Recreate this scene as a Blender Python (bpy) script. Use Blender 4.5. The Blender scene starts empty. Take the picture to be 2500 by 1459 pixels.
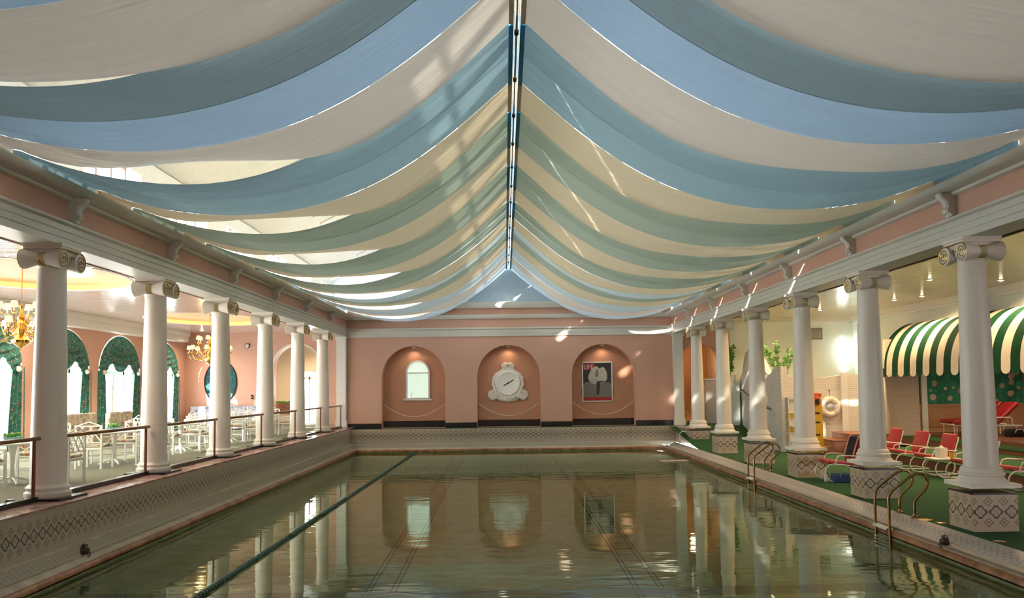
import bpy, bmesh, math, random
import numpy as np
from mathutils import Vector, Matrix
random.seed(7)
PI = math.pi
S = bpy.context.scene
C = S.collection

# ---------------------------------------------------------------- camera
F, PITCH, YAW, ROLL, EYE = 1982.48, 0.0572, 0.0100, -0.0123, 1.596
cp, sp, cy, sy = math.cos(PITCH), math.sin(PITCH), math.cos(YAW), math.sin(YAW)
fw = Vector((sy*cp, cy*cp, sp)); r0 = Vector((cy, -sy, 0)); u0 = r0.cross(fw)
rt = r0*math.cos(ROLL) + u0*math.sin(ROLL); up = -r0*math.sin(ROLL) + u0*math.cos(ROLL)
cam = bpy.data.cameras.new('camera'); co = bpy.data.objects.new('camera', cam); C.objects.link(co)
cam.sensor_width = 36; cam.lens = F*36/2500; cam.shift_y = 103.5/2500; cam.clip_end = 300; cam.clip_start = .05
m = Matrix((rt, up, -fw)).transposed().to_4x4(); m.translation = (0, 0, EYE); co.matrix_world = m
S.camera = co
# ---------------------------------------------------------------- sky, sun, exposure
w = bpy.data.worlds.new('sky'); S.world = w; w.use_nodes = True
bg = w.node_tree.nodes['Background']; bg.inputs[0].default_value = (.95, .97, .98, 1); bg.inputs[1].default_value = 10.0
sl = bpy.data.lights.new('sun', 'SUN'); so = bpy.data.objects.new('sun', sl); C.objects.link(so)
sl.energy = 16; sl.color = (1, .93, .82); sl.angle = .02
so.rotation_euler = Vector((.66, 1, -.37)).to_track_quat('-Z', 'Y').to_euler()
so.location = (-30, 0, 20)
S.view_settings.view_transform = 'Standard'; S.view_settings.look = 'None'
S.view_settings.gamma = 1; S.view_settings.exposure = 1.0; S.view_settings.use_curve_mapping = False

# ---------------------------------------------------------------- materials
MATS = {}
def nt(name):
    mt = bpy.data.materials.new(name); mt.use_nodes = True
    t = mt.node_tree; b = t.nodes['Principled BSDF']
    MATS[name] = mt
    return mt, t, b
def mth(t, op, a, b=None, c=None):
    n = t.nodes.new('ShaderNodeMath'); n.operation = op
    for i, v in enumerate((a, b, c)):
        if v is None: continue
        if isinstance(v, (int, float)): n.inputs[i].default_value = v
        else: t.links.new(v, n.inputs[i])
    return n.outputs[0]
def objco(t):
    n = t.nodes.new('ShaderNodeTexCoord'); return n.outputs['Object']
def sepxyz(t, v):
    n = t.nodes.new('ShaderNodeSeparateXYZ'); t.links.new(v, n.inputs[0]); return n.outputs
def comb(t, x, y, z):
    n = t.nodes.new('ShaderNodeCombineXYZ')
    for i, v in enumerate((x, y, z)):
        if isinstance(v, (int, float)): n.inputs[i].default_value = v
        else: t.links.new(v, n.inputs[i])
    return n.outputs[0]
def noise(t, vec, scale, detail=3, rough=.5):
    n = t.nodes.new('ShaderNodeTexNoise'); n.inputs['Scale'].default_value = scale; n.inputs['Detail'].default_value = detail
    n.inputs['Roughness'].default_value = rough
    if vec is not None: t.links.new(vec, n.inputs['Vector'])
    return n
def mapping(t, vec, scale=(1, 1, 1), rot=(0, 0, 0)):
    n = t.nodes.new('ShaderNodeMapping'); t.links.new(vec, n.inputs[0])
    n.inputs['Scale'].default_value = scale; n.inputs['Rotation'].default_value = rot
    return n.outputs[0]
def mixc(t, fac, a, b):
    n = t.nodes.new('ShaderNodeMix'); n.data_type = 'RGBA'
    for s, v in ((n.inputs[0], fac), (n.inputs[6], a), (n.inputs[7], b)):
        if isinstance(v, (int, float)): s.default_value = v
        elif isinstance(v, tuple): s.default_value = (*v[:3], 1)
        else: t.links.new(v, s)
    return n.outputs[2]
def ramp(t, fac, stops, const=False):
    n = t.nodes.new('ShaderNodeValToRGB'); t.links.new(fac, n.inputs[0]); e = n.color_ramp.elements
    if const: n.color_ramp.interpolation = 'CONSTANT'
    while len(e) < len(stops): e.new(.5)
    for k, (p, c) in zip(e, stops): k.position = p; k.color = (*c, 1)
    return n.outputs[0]
def bump(t, b, h, strength=.3, dist=.01):
    n = t.nodes.new('ShaderNodeBump'); n.inputs['Strength'].default_value = strength; n.inputs['Distance'].default_value = dist
    t.links.new(h, n.inputs['Height']); t.links.new(n.outputs[0], b.inputs['Normal'])
    return n
def plain(name, col, rough=.5, metal=0, var=.06, scale=6, emit=0, ecol=None, spec=.5):
    mt, t, b = nt(name)
    b.inputs['Roughness'].default_value = rough; b.inputs['Metallic'].default_value = metal
    b.inputs['Specular IOR Level'].default_value = spec
    if var:
        n = noise(t, objco(t), scale)
        lo = tuple(c*(1-var) for c in col); hi = tuple(min(1, c*(1+var)) for c in col)
        t.links.new(mixc(t, n.outputs[0], lo, hi), b.inputs['Base Color'])
    else: b.inputs['Base Color'].default_value = (*col, 1)
    if emit:
        b.inputs['Emission Color'].default_value = (*(ecol or col), 1); b.inputs['Emission Strength'].default_value = emit
    return mt

plain('pink_wall', (.64, .37, .27), .55, var=.05, scale=1.5)
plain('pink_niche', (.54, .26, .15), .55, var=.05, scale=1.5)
plain('cream_paint', (.66, .64, .57), .4, var=.03)
plain('white_paint', (.76, .75, .70), .4, var=.03)
plain('column_white', (.82, .76, .67), .38, var=.03, scale=2)
plain('roof_boards', (.34, .31, .26), .6, var=.1)
plain('pale_gable', (.46, .56, .64), .6, var=.03)
plain('cream_wall', (.78, .72, .60), .6, var=.04)
plain('mint_wall', (.72, .76, .68), .6, var=.03)
plain('dark_base', (.018, .016, .016), .25, var=.2)
plain('brown_line', (.20, .11, .08), .5)
plain('gold_leaf', (.56, .38, .12), .35, .75, var=.2, scale=30)
plain('brass', (.72, .42, .09), .18, 1, var=.1, scale=12)
plain('ladder_bronze', (.33, .20, .08), .22, 1, var=.15, scale=10)
plain('rail_brown', (.25, .14, .07), .3, .5, var=.1)
plain('post_red', (.24, .08, .045), .35, .3, var=.1)
plain('white_metal', (.80, .77, .70), .3, var=.04)
plain('white_lacquer', (.84, .84, .80), .3, var=.03)
plain('red_vinyl', (.46, .028, .03), .42, var=.12, scale=9)
plain('deep_red', (.30, .012, .014), .45, var=.12, scale=9)
plain('riser_brown', (.17, .055, .022), .45, var=.25, scale=5)
plain('wood_brown', (.30, .12, .05), .4, var=.25, scale=4)
plain('tan_panel', (.42, .22, .10), .5, var=.06, scale=2)
plain('awning_green', (.008, .05, .022), .85, var=.1, spec=.1)
plain('awning_white', (.66, .58, .47), .7, var=.05)
plain('yellow_board', (.72, .40, .012), .4, var=.06)
plain('black_strap', (.012, .012, .012), .6, var=.1)
plain('orange_block', (.70, .10, .02), .5, var=.1)
plain('ring_white', (.80, .74, .64), .4, var=.04)
plain('rope_white', (.72, .62, .50), .7, var=.1, scale=40)
plain('float_green', (.012, .075, .05), .4, var=.2, scale=20)
plain('cable_teal', (.03, .16, .13), .4, var=.2, scale=20)
plain('lion_bronze', (.11, .09, .07), .35, .8, var=.4, scale=60)
plain('grille_metal', (.35, .30, .26), .5, .3, var=.1)
plain('bag_blue', (.02, .05, .16), .6, var=.1)
plain('teal_plastic', (.10, .30, .27), .4, var=.1)
plain('towel_black', (.015, .016, .018), .9, var=.2, scale=60)
plain('towel_pink', (.62, .25, .22), .9, var=.2, scale=60)
plain('paper_white', (.80, .77, .70), .7, var=.03)
plain('yellow_plastic', (.75, .50, .06), .4, var=.05)
plain('sleeve_blue', (.025, .22, .42), .6, var=.15, scale=10)
plain('steel', (.65, .65, .63), .25, .9, var=.1)
plain('black_metal', (.02, .02, .02), .4, .4, var=.1)
plain('leaf_green', (.15, .36, .07), .5, var=.4, scale=3)
plain('terracotta', (.45, .20, .10), .7, var=.1)
plain('lamp_glow', (1, .85, .6), .4, var=0, emit=14, ecol=(1, .80, .52))
plain('dim_lens', (.5, .4, .3), .4, var=0, emit=.25, ecol=(1, .8, .6))
plain('cool_glow', (1, 1, 1), .4, var=0, emit=1.8, ecol=(.93, 1, .95))
plain('shade_glow', (.9, .75, .45), .8, var=0, emit=.55, ecol=(1, .72, .30))
plain('cove_glow', (.9, .7, .35), .6, var=0, emit=.55, ecol=(1, .62, .20))
plain('pass_glow', (.55, .62, .50), .4, var=.05, emit=.32, ecol=(.80, 1, .84))
plain('sign_green', (.02, .07, .04), .5, var=.1)
plain('poster_dark', (.035, .032, .028), .35, var=.4, scale=3)
plain('poster_pale', (.50, .46, .40), .5, var=.35, scale=9)
plain('poster_grey', (.20, .18, .15), .5, var=.35, scale=7)
plain('poster_red', (.42, .02, .02), .4, var=.1)
plain('stucco_shell', (.78, .71, .62), .6, var=.12, scale=25)
plain('orange_lit', (.62, .38, .16), .6, var=.05)
plain('lavender', (.42, .38, .50), .5, var=.05)
plain('door_white', (.85, .85, .85), .4, var=.02)

def glassmat(name, tint, refl):
    mt, t, b = nt(name); t.nodes.remove(b); out = t.nodes['Material Output']
    tr = t.nodes.new('ShaderNodeBsdfTransparent'); tr.inputs[0].default_value = (*tint, 1)
    gl = t.nodes.new('ShaderNodeBsdfGlossy'); gl.inputs['Roughness'].default_value = .03
    fr = t.nodes.new('ShaderNodeLayerWeight'); fr.inputs[0].default_value = .5
    mx = t.nodes.new('ShaderNodeMixShader')
    t.links.new(mth(t, 'ADD', .04, mth(t, 'MULTIPLY', mth(t, 'POWER', fr.outputs['Facing'], 4), refl*.5)), mx.inputs[0]); t.links.new(tr.outputs[0], mx.inputs[1]); t.links.new(gl.outputs[0], mx.inputs[2])
    t.links.new(mx.outputs[0], out.inputs[0]); return mt
glassmat('pane_glass', (.95, .97, .97), .8)
glassmat('balustrade_glass', (.90, .95, .90), 1.0)

def cloth(name, col, trans):
    mt, t, b = nt(name); t.nodes.remove(b); out = t.nodes['Material Output']
    o = objco(t)
    n = noise(t, mapping(t, o, (.5, 9, .5)), 1.0, 4); n2 = noise(t, o, 260, 1)
    c = mixc(t, n.outputs[0], tuple(v*.93 for v in col), tuple(min(1, v*1.07) for v in col))
    d = t.nodes.new('ShaderNodeBsdfDiffuse'); tl = t.nodes.new('ShaderNodeBsdfTranslucent'); mx = t.nodes.new('ShaderNodeMixShader')
    bp = t.nodes.new('ShaderNodeBump'); bp.inputs['Strength'].default_value = .55; bp.inputs['Distance'].default_value = .06
    t.links.new(n.outputs[0], bp.inputs['Height'])
    for s in (d, tl): t.links.new(c, s.inputs['Color']); t.links.new(bp.outputs[0], s.inputs['Normal'])
    mx.inputs[0].default_value = trans
    t.links.new(d.outputs[0], mx.inputs[1]); t.links.new(tl.outputs[0], mx.inputs[2]); t.links.new(mx.outputs[0], out.inputs[0])
    return mt
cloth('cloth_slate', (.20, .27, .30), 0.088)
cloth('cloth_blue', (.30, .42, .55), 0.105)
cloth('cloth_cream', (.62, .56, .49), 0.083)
cloth('cloth_teal', (.22, .32, .36), 0.094)  # from here to ice: same cloths, with each bay's light mixed into the colour
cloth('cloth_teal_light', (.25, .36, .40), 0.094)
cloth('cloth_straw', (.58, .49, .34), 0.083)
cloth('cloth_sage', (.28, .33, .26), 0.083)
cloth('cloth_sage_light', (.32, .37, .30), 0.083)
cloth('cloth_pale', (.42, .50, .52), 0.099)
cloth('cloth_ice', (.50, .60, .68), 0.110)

def stitch(name, P, v0, base, ink, off=0.0, noise_amt=.12, flat=False):
    """white mosaic with rows of stepped diamond crosses, P = period in metres, v0 = height of the main row"""
    mt, t, b = nt(name); o = sepxyz(t, objco(t)); u = mth(t, 'ADD', mth(t, 'ADD', o[0], o[1]), off); v = o[2]
    if flat: u, v = o[1], o[0]
    px = P/18
    a = mth(t, 'FLOOR', mth(t, 'ADD', mth(t, 'DIVIDE', mth(t, 'PINGPONG', u, P/2), px), .5))
    a2 = mth(t, 'FLOOR', mth(t, 'ADD', mth(t, 'DIVIDE', mth(t, 'PINGPONG', mth(t, 'ADD', u, P/2), P/2), px), .5))
    bb = mth(t, 'FLOOR', mth(t, 'ADD', mth(t, 'DIVIDE', mth(t, 'ABSOLUTE', mth(t, 'SUBTRACT', v, v0)), px), .5))
    d = mth(t, 'ADD', a, bb)
    def near(x, k, tol=.5): return mth(t, 'LESS_THAN', mth(t, 'ABSOLUTE', mth(t, 'SUBTRACT', x, k)), tol)
    ring = mth(t, 'MULTIPLY', near(d, 7.5, 1.0), mth(t, 'LESS_THAN', mth(t, 'MAXIMUM', a, bb), 6.6))
    bar = mth(t, 'MULTIPLY', mth(t, 'LESS_THAN', bb, .6), mth(t, 'GREATER_THAN', a, 6.5))
    dots = mth(t, 'ADD', near(d, 0, .4), mth(t, 'MULTIPLY', near(d, 4), near(a, bb)))
    cap = mth(t, 'MULTIPLY', near(mth(t, 'MAXIMUM', a, bb), 6.6, .7), mth(t, 'LESS_THAN', mth(t, 'MINIMUM', a, bb), 2.5))
    b2 = mth(t, 'ABSOLUTE', mth(t, 'SUBTRACT', bb, 12)); d2 = mth(t, 'ADD', a2, b2)
    small = mth(t, 'MULTIPLY', mth(t, 'ADD', near(d2, 5), near(d2, 1, .4)), mth(t, 'GREATER_THAN', bb, 6.5))
    tot = ring
    for x in (bar, dots, cap, small): tot = mth(t, 'MAXIMUM', tot, x)
    n = noise(t, objco(t), 40, 2)
    bc = mixc(t, n.outputs[0], tuple(c*(1-noise_amt*2) for c in base), tuple(min(1, c*(1+noise_amt)) for c in base))
    t.links.new(mixc(t, mth(t, 'MINIMUM', tot, 1), bc, ink), b.inputs['Base Color']); b.inputs['Roughness'].default_value = .3
    return mt
stitch('mosaic_wall', .21, -.34, (.50, .42, .33), (.035, .035, .02))
stitch('mosaic_pedestal', .24, .30, (.60, .46, .32), (.03, .025, .012), .345)
stitch('mosaic_band', .105, -.76, (.60, .56, .47), (.30, .29, .22))
stitch('mosaic_coping', .15, 6.80, (.64, .58, .53), (.30, .20, .18), 0, .12, True)

def brick(name, base, mortar, bw=.22, bh=.075):
    mt, t, b = nt(name); o = sepxyz(t, objco(t)); vec = comb(t, mth(t, 'ADD', o[0], o[1]), o[2], 0)
    n = t.nodes.new('ShaderNodeTexBrick'); t.links.new(vec, n.inputs['Vector'])
    n.inputs['Color1'].default_value = (*base, 1); n.inputs['Color2'].default_value = (*[c*.93 for c in base], 1); n.inputs['Mortar'].default_value = (*mortar, 1)
    n.inputs['Scale'].default_value = 1; n.inputs['Brick Width'].default_value = bw; n.inputs['Row Height'].default_value = bh; n.inputs['Mortar Size'].default_value = .006
    t.links.new(n.outputs['Color'], b.inputs['Base Color']); b.inputs['Roughness'].default_value = .55
    bump(t, b, mth(t, 'SUBTRACT', 1, n.outputs['Fac']), .6, .01); return mt
brick('white_brick', (.76, .73, .68), (.50, .47, .42))
brick('tan_brick', (.62, .50, .38), (.45, .34, .25))

def boards(name, col, rough, period=.14):
    mt, t, b = nt(name); o = sepxyz(t, objco(t))
    v = mth(t, 'PINGPONG', o[1], period/2); groove = mth(t, 'LESS_THAN', v, .006)
    t.links.new(mixc(t, groove, col, tuple(c*.62 for c in col)), b.inputs['Base Color'])
    b.inputs['Roughness'].default_value = rough
    h = mth(t, 'SINE', mth(t, 'MULTIPLY', o[1], 2*PI/period))
    n = noise(t, mapping(t, objco(t), (.4, 3, 1)), 1.5, 2)
    bump(t, b, mth(t, 'ADD', mth(t, 'MULTIPLY', h, .35), n.outputs[0]), .25, .012); return mt
boards('ceiling_pink', (.66, .52, .46), .13)
boards('ceiling_cream', (.62, .52, .36), .13)

def floral(name, base, spots, scale, rad=.42):
    mt, t, b = nt(name); o = objco(t)
    n = noise(t, o, scale*.5, 4, .7)
    vo = t.nodes.new('ShaderNodeTexVoronoi'); vo.inputs['Scale'].default_value = scale; t.links.new(o, vo.inputs['Vector'])
    sx = sepxyz(t, vo.outputs['Color'])
    pal = ramp(t, sx[0], [(i/len(spots), c) for i, c in enumerate(spots)], True)
    mask = mth(t, 'MULTIPLY', mth(t, 'LESS_THAN', vo.outputs['Distance'], rad), mth(t, 'GREATER_THAN', sx[1], .35))
    bc = mixc(t, ramp(t, n.outputs[0], [(.35, (0, 0, 0)), (.6, (1, 1, 1))]), tuple(c*.45 for c in base), base)
    t.links.new(mixc(t, mask, bc, pal), b.inputs['Base Color']); b.inputs['Roughness'].default_value = .85; return mt
floral('curtain_floral', (.06, .25, .19), [(.36, .08, .06), (.04, .22, .19), (.42, .33, .25), (.015, .07, .05), (.04, .07, .16), (.05, .20, .12), (.22, .28, .13), (.05, .16, .13), (.50, .36, .34)], 15)
floral('sofa_floral', (.62, .56, .42), [(.55, .16, .10), (.62, .45, .10), (.20, .30, .14), (.70, .62, .50), (.62, .30, .28)], 9)
floral('sofa_blue', (.55, .56, .60), [(.12, .16, .32), (.30, .40, .55), (.60, .58, .55), (.10, .14, .20)], 9)
floral('mural_paint', (.03, .24, .13), [(.50, .30, .22), (.04, .30, .20), (.03, .2, .12), (.48, .36, .27), (.03, .14, .05), (.50, .42, .32), (.03, .25, .16)], 4.2, .5)
floral('oval_art', (.02, .14, .13), [(.02, .05, .12), (.03, .20, .16), (.02, .08, .10)], 8)

def carpet(name, a, c, scale):
    mt, t, b = nt(name); n = noise(t, objco(t), scale, 3); n2 = noise(t, objco(t), 160, 2)
    t.links.new(mixc(t, mth(t, 'MULTIPLY', mth(t, 'ADD', n.outputs[0], n2.outputs[0]), .5), a, c), b.inputs['Base Color']); b.inputs['Roughness'].default_value = .95
    bump(t, b, n2.outputs[0], .5, .006); return mt
carpet('green_turf', (.005, .050, .013), (.018, .115, .022), 1.2)
carpet('beige_carpet', (.13, .13, .085), (.20, .19, .13), 2)
def marble(name, a, c, rough):
    mt, t, b = nt(name); n = noise(t, objco(t), 3, 6, .7)
    t.links.new(mixc(t, ramp(t, n.outputs[0], [(.38, (0, 0, 0)), (.62, (1, 1, 1))]), a, c), b.inputs['Base Color']); b.inputs['Roughness'].default_value = rough; return mt
marble('pink_marble', (.30, .13, .12), (.50, .32, .28), .25)
marble('gutter_cream', (.50, .41, .29), (.66, .57, .45), .4)
marble('lip_rust', (.22, .075, .02), (.42, .20, .08), .35)
marble('lip_cream', (.58, .46, .34), (.66, .50, .36), .35)
marble('pool_plaster', (.17, .205, .095), (.25, .285, .14), .7)
plain('dark_olive', (.09, .10, .045), .6, var=.2)
plain('lane_tile', (.05, .02, .012), .5, var=.2, scale=20)

mt, t, b = nt('pool_water'); t.nodes.remove(b); out = t.nodes['Material Output']
g = t.nodes.new('ShaderNodeBsdfGlass'); g.inputs['IOR'].default_value = 1.33; g.inputs['Roughness'].default_value = .02; g.inputs['Color'].default_value = (.93, 1, .90, 1)
n1 = noise(t, mapping(t, objco(t), (.55, 2.2, 1)), 1.0, 3, .55); n2 = noise(t, mapping(t, objco(t), (.22, .6, 1)), 1.0, 2)
bp = t.nodes.new('ShaderNodeBump'); bp.inputs['Strength'].default_value = .10; bp.inputs['Distance'].default_value = .05
t.links.new(mth(t, 'ADD', n1.outputs[0], mth(t, 'MULTIPLY', n2.outputs[0], 1.5)), bp.inputs['Height']); t.links.new(bp.outputs[0], g.inputs['Normal'])
t.links.new(g.outputs[0], out.inputs[0])

# ---------------------------------------------------------------- mesh builder
class MB:
    def __init__(s): s.v = []; s.f = []; s.m = []; s.sm = []
    def add(s, vs, fs, mi=0, smooth=False):
        o = len(s.v); s.v += [tuple(p) for p in vs]
        for f in fs: s.f.append(tuple(o+i for i in f)); s.m.append(mi); s.sm.append(smooth)
    def box(s, x0, x1, y0, y1, z0, z1, mi=0, M=None):
        vs = [Vector((x, y, z)) for z in (z0, z1) for y in (y0, y1) for x in (x0, x1)]
        if M is not None: vs = [M @ p for p in vs]
        s.add(vs, [(0, 2, 3, 1), (4, 5, 7, 6), (0, 1, 5, 4), (2, 6, 7, 3), (0, 4, 6, 2), (1, 3, 7, 5)], mi)
    def rbox(s, x0, x1, y0, y1, z0, z1, r=.03, mi=0, M=None, seg=3):
        bm = bmesh.new(); bmesh.ops.create_cube(bm, size=1)
        for p in bm.verts: p.co = Vector(((x0+x1)/2+p.co.x*(x1-x0), (y0+y1)/2+p.co.y*(y1-y0), (z0+z1)/2+p.co.z*(z1-z0)))
        bmesh.ops.bevel(bm, geom=bm.edges[:], offset=r, segments=seg, profile=.5, affect='EDGES')
        bm.verts.index_update()
        vs = [p.co.copy() if M is None else M @ p.co for p in bm.verts]
        s.add(vs, [tuple(q.index for q in f.verts) for f in bm.faces], mi, True); bm.free()
    def tube(s, pts, r, n=8, mi=0, closed=False, cap=True):
        pts = [Vector(p) for p in pts]; k = len(pts); vs = []
        rr = r if isinstance(r, (list, tuple)) else [r]*k
        nrm = None
        for i in range(k):
            if closed: d = pts[(i+1) % k]-pts[i-1]
            else: d = pts[min(i+1, k-1)]-pts[max(i-1, 0)]
            d.normalize()
            if nrm is None:
                a = Vector((0, 0, 1)) if abs(d.z) < .9 else Vector((1, 0, 0)); nrm = d.cross(a).normalized()
            else: nrm = (nrm-d*nrm.dot(d)).normalized()
            bi = d.cross(nrm)
            vs += [pts[i]+(nrm*math.cos(2*PI*j/n)+bi*math.sin(2*PI*j/n))*rr[i] for j in range(n)]
        fs = []
        for i in range(k if closed else k-1):
            a, c = i*n, ((i+1) % k)*n
            fs += [(a+j, a+(j+1) % n, c+(j+1) % n, c+j) for j in range(n)]
        s.add(vs, fs, mi, True)
        if cap and not closed:
            o = len(s.v)-len(vs)
            s.f.append(tuple(o+j for j in range(n-1, -1, -1))); s.m.append(mi); s.sm.append(False)
            s.f.append(tuple(o+(k-1)*n+j for j in range(n))); s.m.append(mi); s.sm.append(False)
    def lathe(s, prof, n=32, mi=0, M=None, cx=0, cy=0):
        vs = []; fs = []
        for r, z in prof:
            for j in range(n):
                p = Vector((cx+r*math.cos(2*PI*j/n), cy+r*math.sin(2*PI*j/n), z)); vs.append(M @ p if M is not None else p)
        for i in range(len(prof)-1):
            fs += [(i*n+j, i*n+(j+1) % n, (i+1)*n+(j+1) % n, (i+1)*n+j) for j in range(n)]
        s.add(vs, fs, mi, True); o = len(s.v)-len(vs)
        if prof[0][0] > 1e-4: s.f.append(tuple(o+j for j in range(n-1, -1, -1))); s.m.append(mi); s.sm.append(False)
        if prof[-1][0] > 1e-4: s.f.append(tuple(o+(len(prof)-1)*n+j for j in range(n))); s.m.append(mi); s.sm.append(False)
    def grid(s, fn, nu, nv, mi=0, closed_u=False):
        vs = [fn(i/nu, j/nv) for j in range(nv+1) for i in range(nu+1)]
        fs = [(j*(nu+1)+i, j*(nu+1)+i+1, (j+1)*(nu+1)+i+1, (j+1)*(nu+1)+i) for j in range(nv) for i in range(nu)]
        s.add(vs, fs, mi, True)
    def prism(s, poly, f, mi=0, smooth=False):
        n = len(poly); vs = [f(p[0], p[1], 0) for p in poly]+[f(p[0], p[1], 1) for p in poly]
        s.add(vs, [tuple(range(n)), tuple(range(2*n-1, n-1, -1))], mi)
        s.add(vs, [(i, i+n, (i+1) % n+n, (i+1) % n) for i in range(n)], mi, smooth)
    def ball(s, c, r, mi=0, n=14, sz=1):
        k = n//2
        s.lathe([(max(1e-5, r*math.sin(PI*i/k)), -r*sz*math.cos(PI*i/k)) for i in range(k+1)], n, mi, Matrix.Translation(c))
    def build(s, name, mats, parent=None, loc=None, clean=False):
        me = bpy.data.meshes.new(name); me.from_pydata(s.v, [], s.f)
        if not isinstance(mats, (list, tuple)): mats = [mats]
        for x in mats: me.materials.append(MATS[x])
        me.polygons.foreach_set('material_index', s.m); me.polygons.foreach_set('use_smooth', s.sm)
        bm = bmesh.new(); bm.from_mesh(me); bmesh.ops.remove_doubles(bm, verts=bm.verts, dist=1e-5)
        if not clean: bmesh.ops.recalc_face_normals(bm, faces=bm.faces)
        bm.to_mesh(me); bm.free(); me.update()
        try: me.set_sharp_from_angle(angle=math.radians(40))
        except Exception: pass
        o = bpy.data.objects.new(name, me); C.objects.link(o)
        if parent is not None: o.parent = parent
        if loc: o.location = loc
        return o
def tag(o, label, cat, group=None):
    o['label'] = label; o['category'] = cat
    if group: o['group'] = group
    return o
def thing(name, label, cat, loc=(0, 0, 0), rz=0, group=None):
    o = bpy.data.objects.new(name, None); C.objects.link(o); o.location = loc; o.rotation_euler = (0, 0, rz); o.empty_display_size = .1
    return tag(o, label, cat, group)
def struct(o): o['kind'] = 'structure'; return o
def dup(root, loc, label, rz=None, group=None):
    def cp(o, par):
        c = o.copy(); C.objects.link(c)
        if par is not None: c.parent = par
        for ch in list(o.children): cp(ch, c)
        return c
    r = cp(root, None); r.location = loc
    if rz is not None: r.rotation_euler = (0, 0, rz)
    r['label'] = label
    if group: r['group'] = group
    return r
ORD = ['nearest', 'second', 'third', 'fourth', 'fifth', 'sixth', 'seventh', 'eighth', 'ninth', 'tenth']
WARM = (1, .70, .40)
def lamp(kind, parent, loc, energy, col, r=.06, name='bulb', spot=None):
    l = bpy.data.lights.new(name, kind); l.energy = energy*1.7; l.color = col; l.shadow_soft_size = r
    if spot: l.spot_size = spot; l.spot_blend = .7
    o = bpy.data.objects.new(name, l); C.objects.link(o); o.parent = parent; o.location = loc; return o

# ================================================================ SETTING
XL, XR = -7.0, 7.51
YB = 35.1
YN = -3.0
def ybox(name, mat, *a, kind=True):
    b_ = MB(); b_.box(*a); o = b_.build(name, mat)
    return struct(o) if kind else o
ZW = -1.05
# left terrace
ybox('floor_left', 'beige_carpet', -13.7, -7.25, YN, YB, -.3, 0)
ybox('trim_1', 'pink_marble', -7.25, -6.43, YN, YB, -.028, 0)
ybox('trim_2', 'mosaic_wall', -7.25, -6.45, YN, 34.3, -.64, -.03)
ybox('trim_3', 'mosaic_band', -6.95, -6.37, YN, 34.3, -.84, -.66)
ybox('trim_4', 'gutter_cream', -6.95, -6.36, YN, 34.3, -.66, -.64)
# back pool wall with its return to the far right pedestal
bk = MB(); bk.box(-6.45, 7.2, 34.3, 34.7, -.75, -.085); bk.box(7.2, 7.5, 31.95, 34.7, -.75, -.085); struct(bk.build('trim_5', 'mosaic_wall'))
ybox('trim_6', 'mosaic_band', -6.38, 7.2, 34.24, 34.7, -.86, -.68)
ybox('trim_7', 'green_turf', -6.75, 7.5, 34.5, 35.9, -.3, -.078)
ybox('floor_light_blocker', 'brown_line', -13.9, 19.2, YN-.3, 40, -2.6, -2.5)  # added unseen slab that stops sky light leaking in from below
# gutter and rounded lip around the pool
def lip(name, mat, pts, prof):
    """sweep a profile (offset toward water, z) along three sides of the pool, mitred at corners"""
    b_ = MB()
    xl, xr, yb, y0 = pts
    ch = 1.0
    path = [((xl, y0), (1, 0)), ((xl, yb), (1, -1)), ((xr-ch, yb), (-.0, -1)), ((xr-.35*ch, yb-.28*ch), (-.62, -.8)), ((xr, yb-ch), (-1, 0)), ((xr, y0), (-1, 0))]
    vs = []
    for (x, y), (dx, dy) in path:
        for o, z in prof: vs.append((x+dx*o, y+dy*o, z))
    n = len(prof); fs = []
    for i in range(len(path)-1):
        for j in range(n-1): fs.append((i*n+j, i*n+j+1, (i+1)*n+j+1, (i+1)*n+j))
    b_.add(vs, fs, 0, True); return struct(b_.build(name, mat))
P0 = (-6.45, 6.80, 34.3, YN+4)
lip('trim_8', 'gutter_cream', P0, [(-.05, -.84), (.05, -.845), (.07, -.87), (.10, -.885), (.19, -.915)])
lip('trim_9', 'lip_rust', P0, [(.18, -.912), (.215, -.922), (.243, -.95), (.25, -.985), (.25, -1.02)])
# basin
bs = MB(); bx0, bx1, by0, by1 = -6.2, 6.55, YN+4, 34.05
bs.add([(bx0, by0, -2.2), (bx1, by0, -2.2), (bx1, by1, -2.2), (bx0, by1, -2.2)], [(0, 1, 2, 3)])
for a, c in (((bx0, by0), (bx0, by1)), ((bx0, by1), (bx1, by1)), ((bx1, by1), (bx1, by0)), ((bx1, by0), (bx0, by0))):
    bs.add([(*a, -2.2), (*c, -2.2), (*c, -1.0), (*a, -1.0)], [(0, 1, 2, 3)])
for xc in (-1.84, 2.08):
    for dx in (-.22, -.15, .15, .22):
        bs.box(xc+dx-.014, xc+dx+.014, 5, 32.5, -2.2, -2.196, 1)
    for k in range(120): bs.box(xc-.13, xc+.13, 5+k*.23, 5.02+k*.23, -2.2, -2.197, 1)
bs.box(bx0, bx1, 11.6, 12.05, -2.2, -2.197, 2)
struct(bs.build('pool_basin', ['pool_plaster', 'lane_tile', 'dark_olive' if 'dark_olive' in MATS else 'lane_tile']))
wa = MB(); wa.add([(bx0-.05, by0, ZW), (bx1+.05, by0, ZW), (bx1+.05, by1+.05, ZW), (bx0-.05, by1+.05, ZW)], [(0, 1, 2, 3)])
wo = wa.build('pool_water', 'pool_water', clean=True); wo['kind'] = 'stuff'; wo['label'] = 'still green pool water reflecting the pink end wall'; wo['category'] = 'water'
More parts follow.
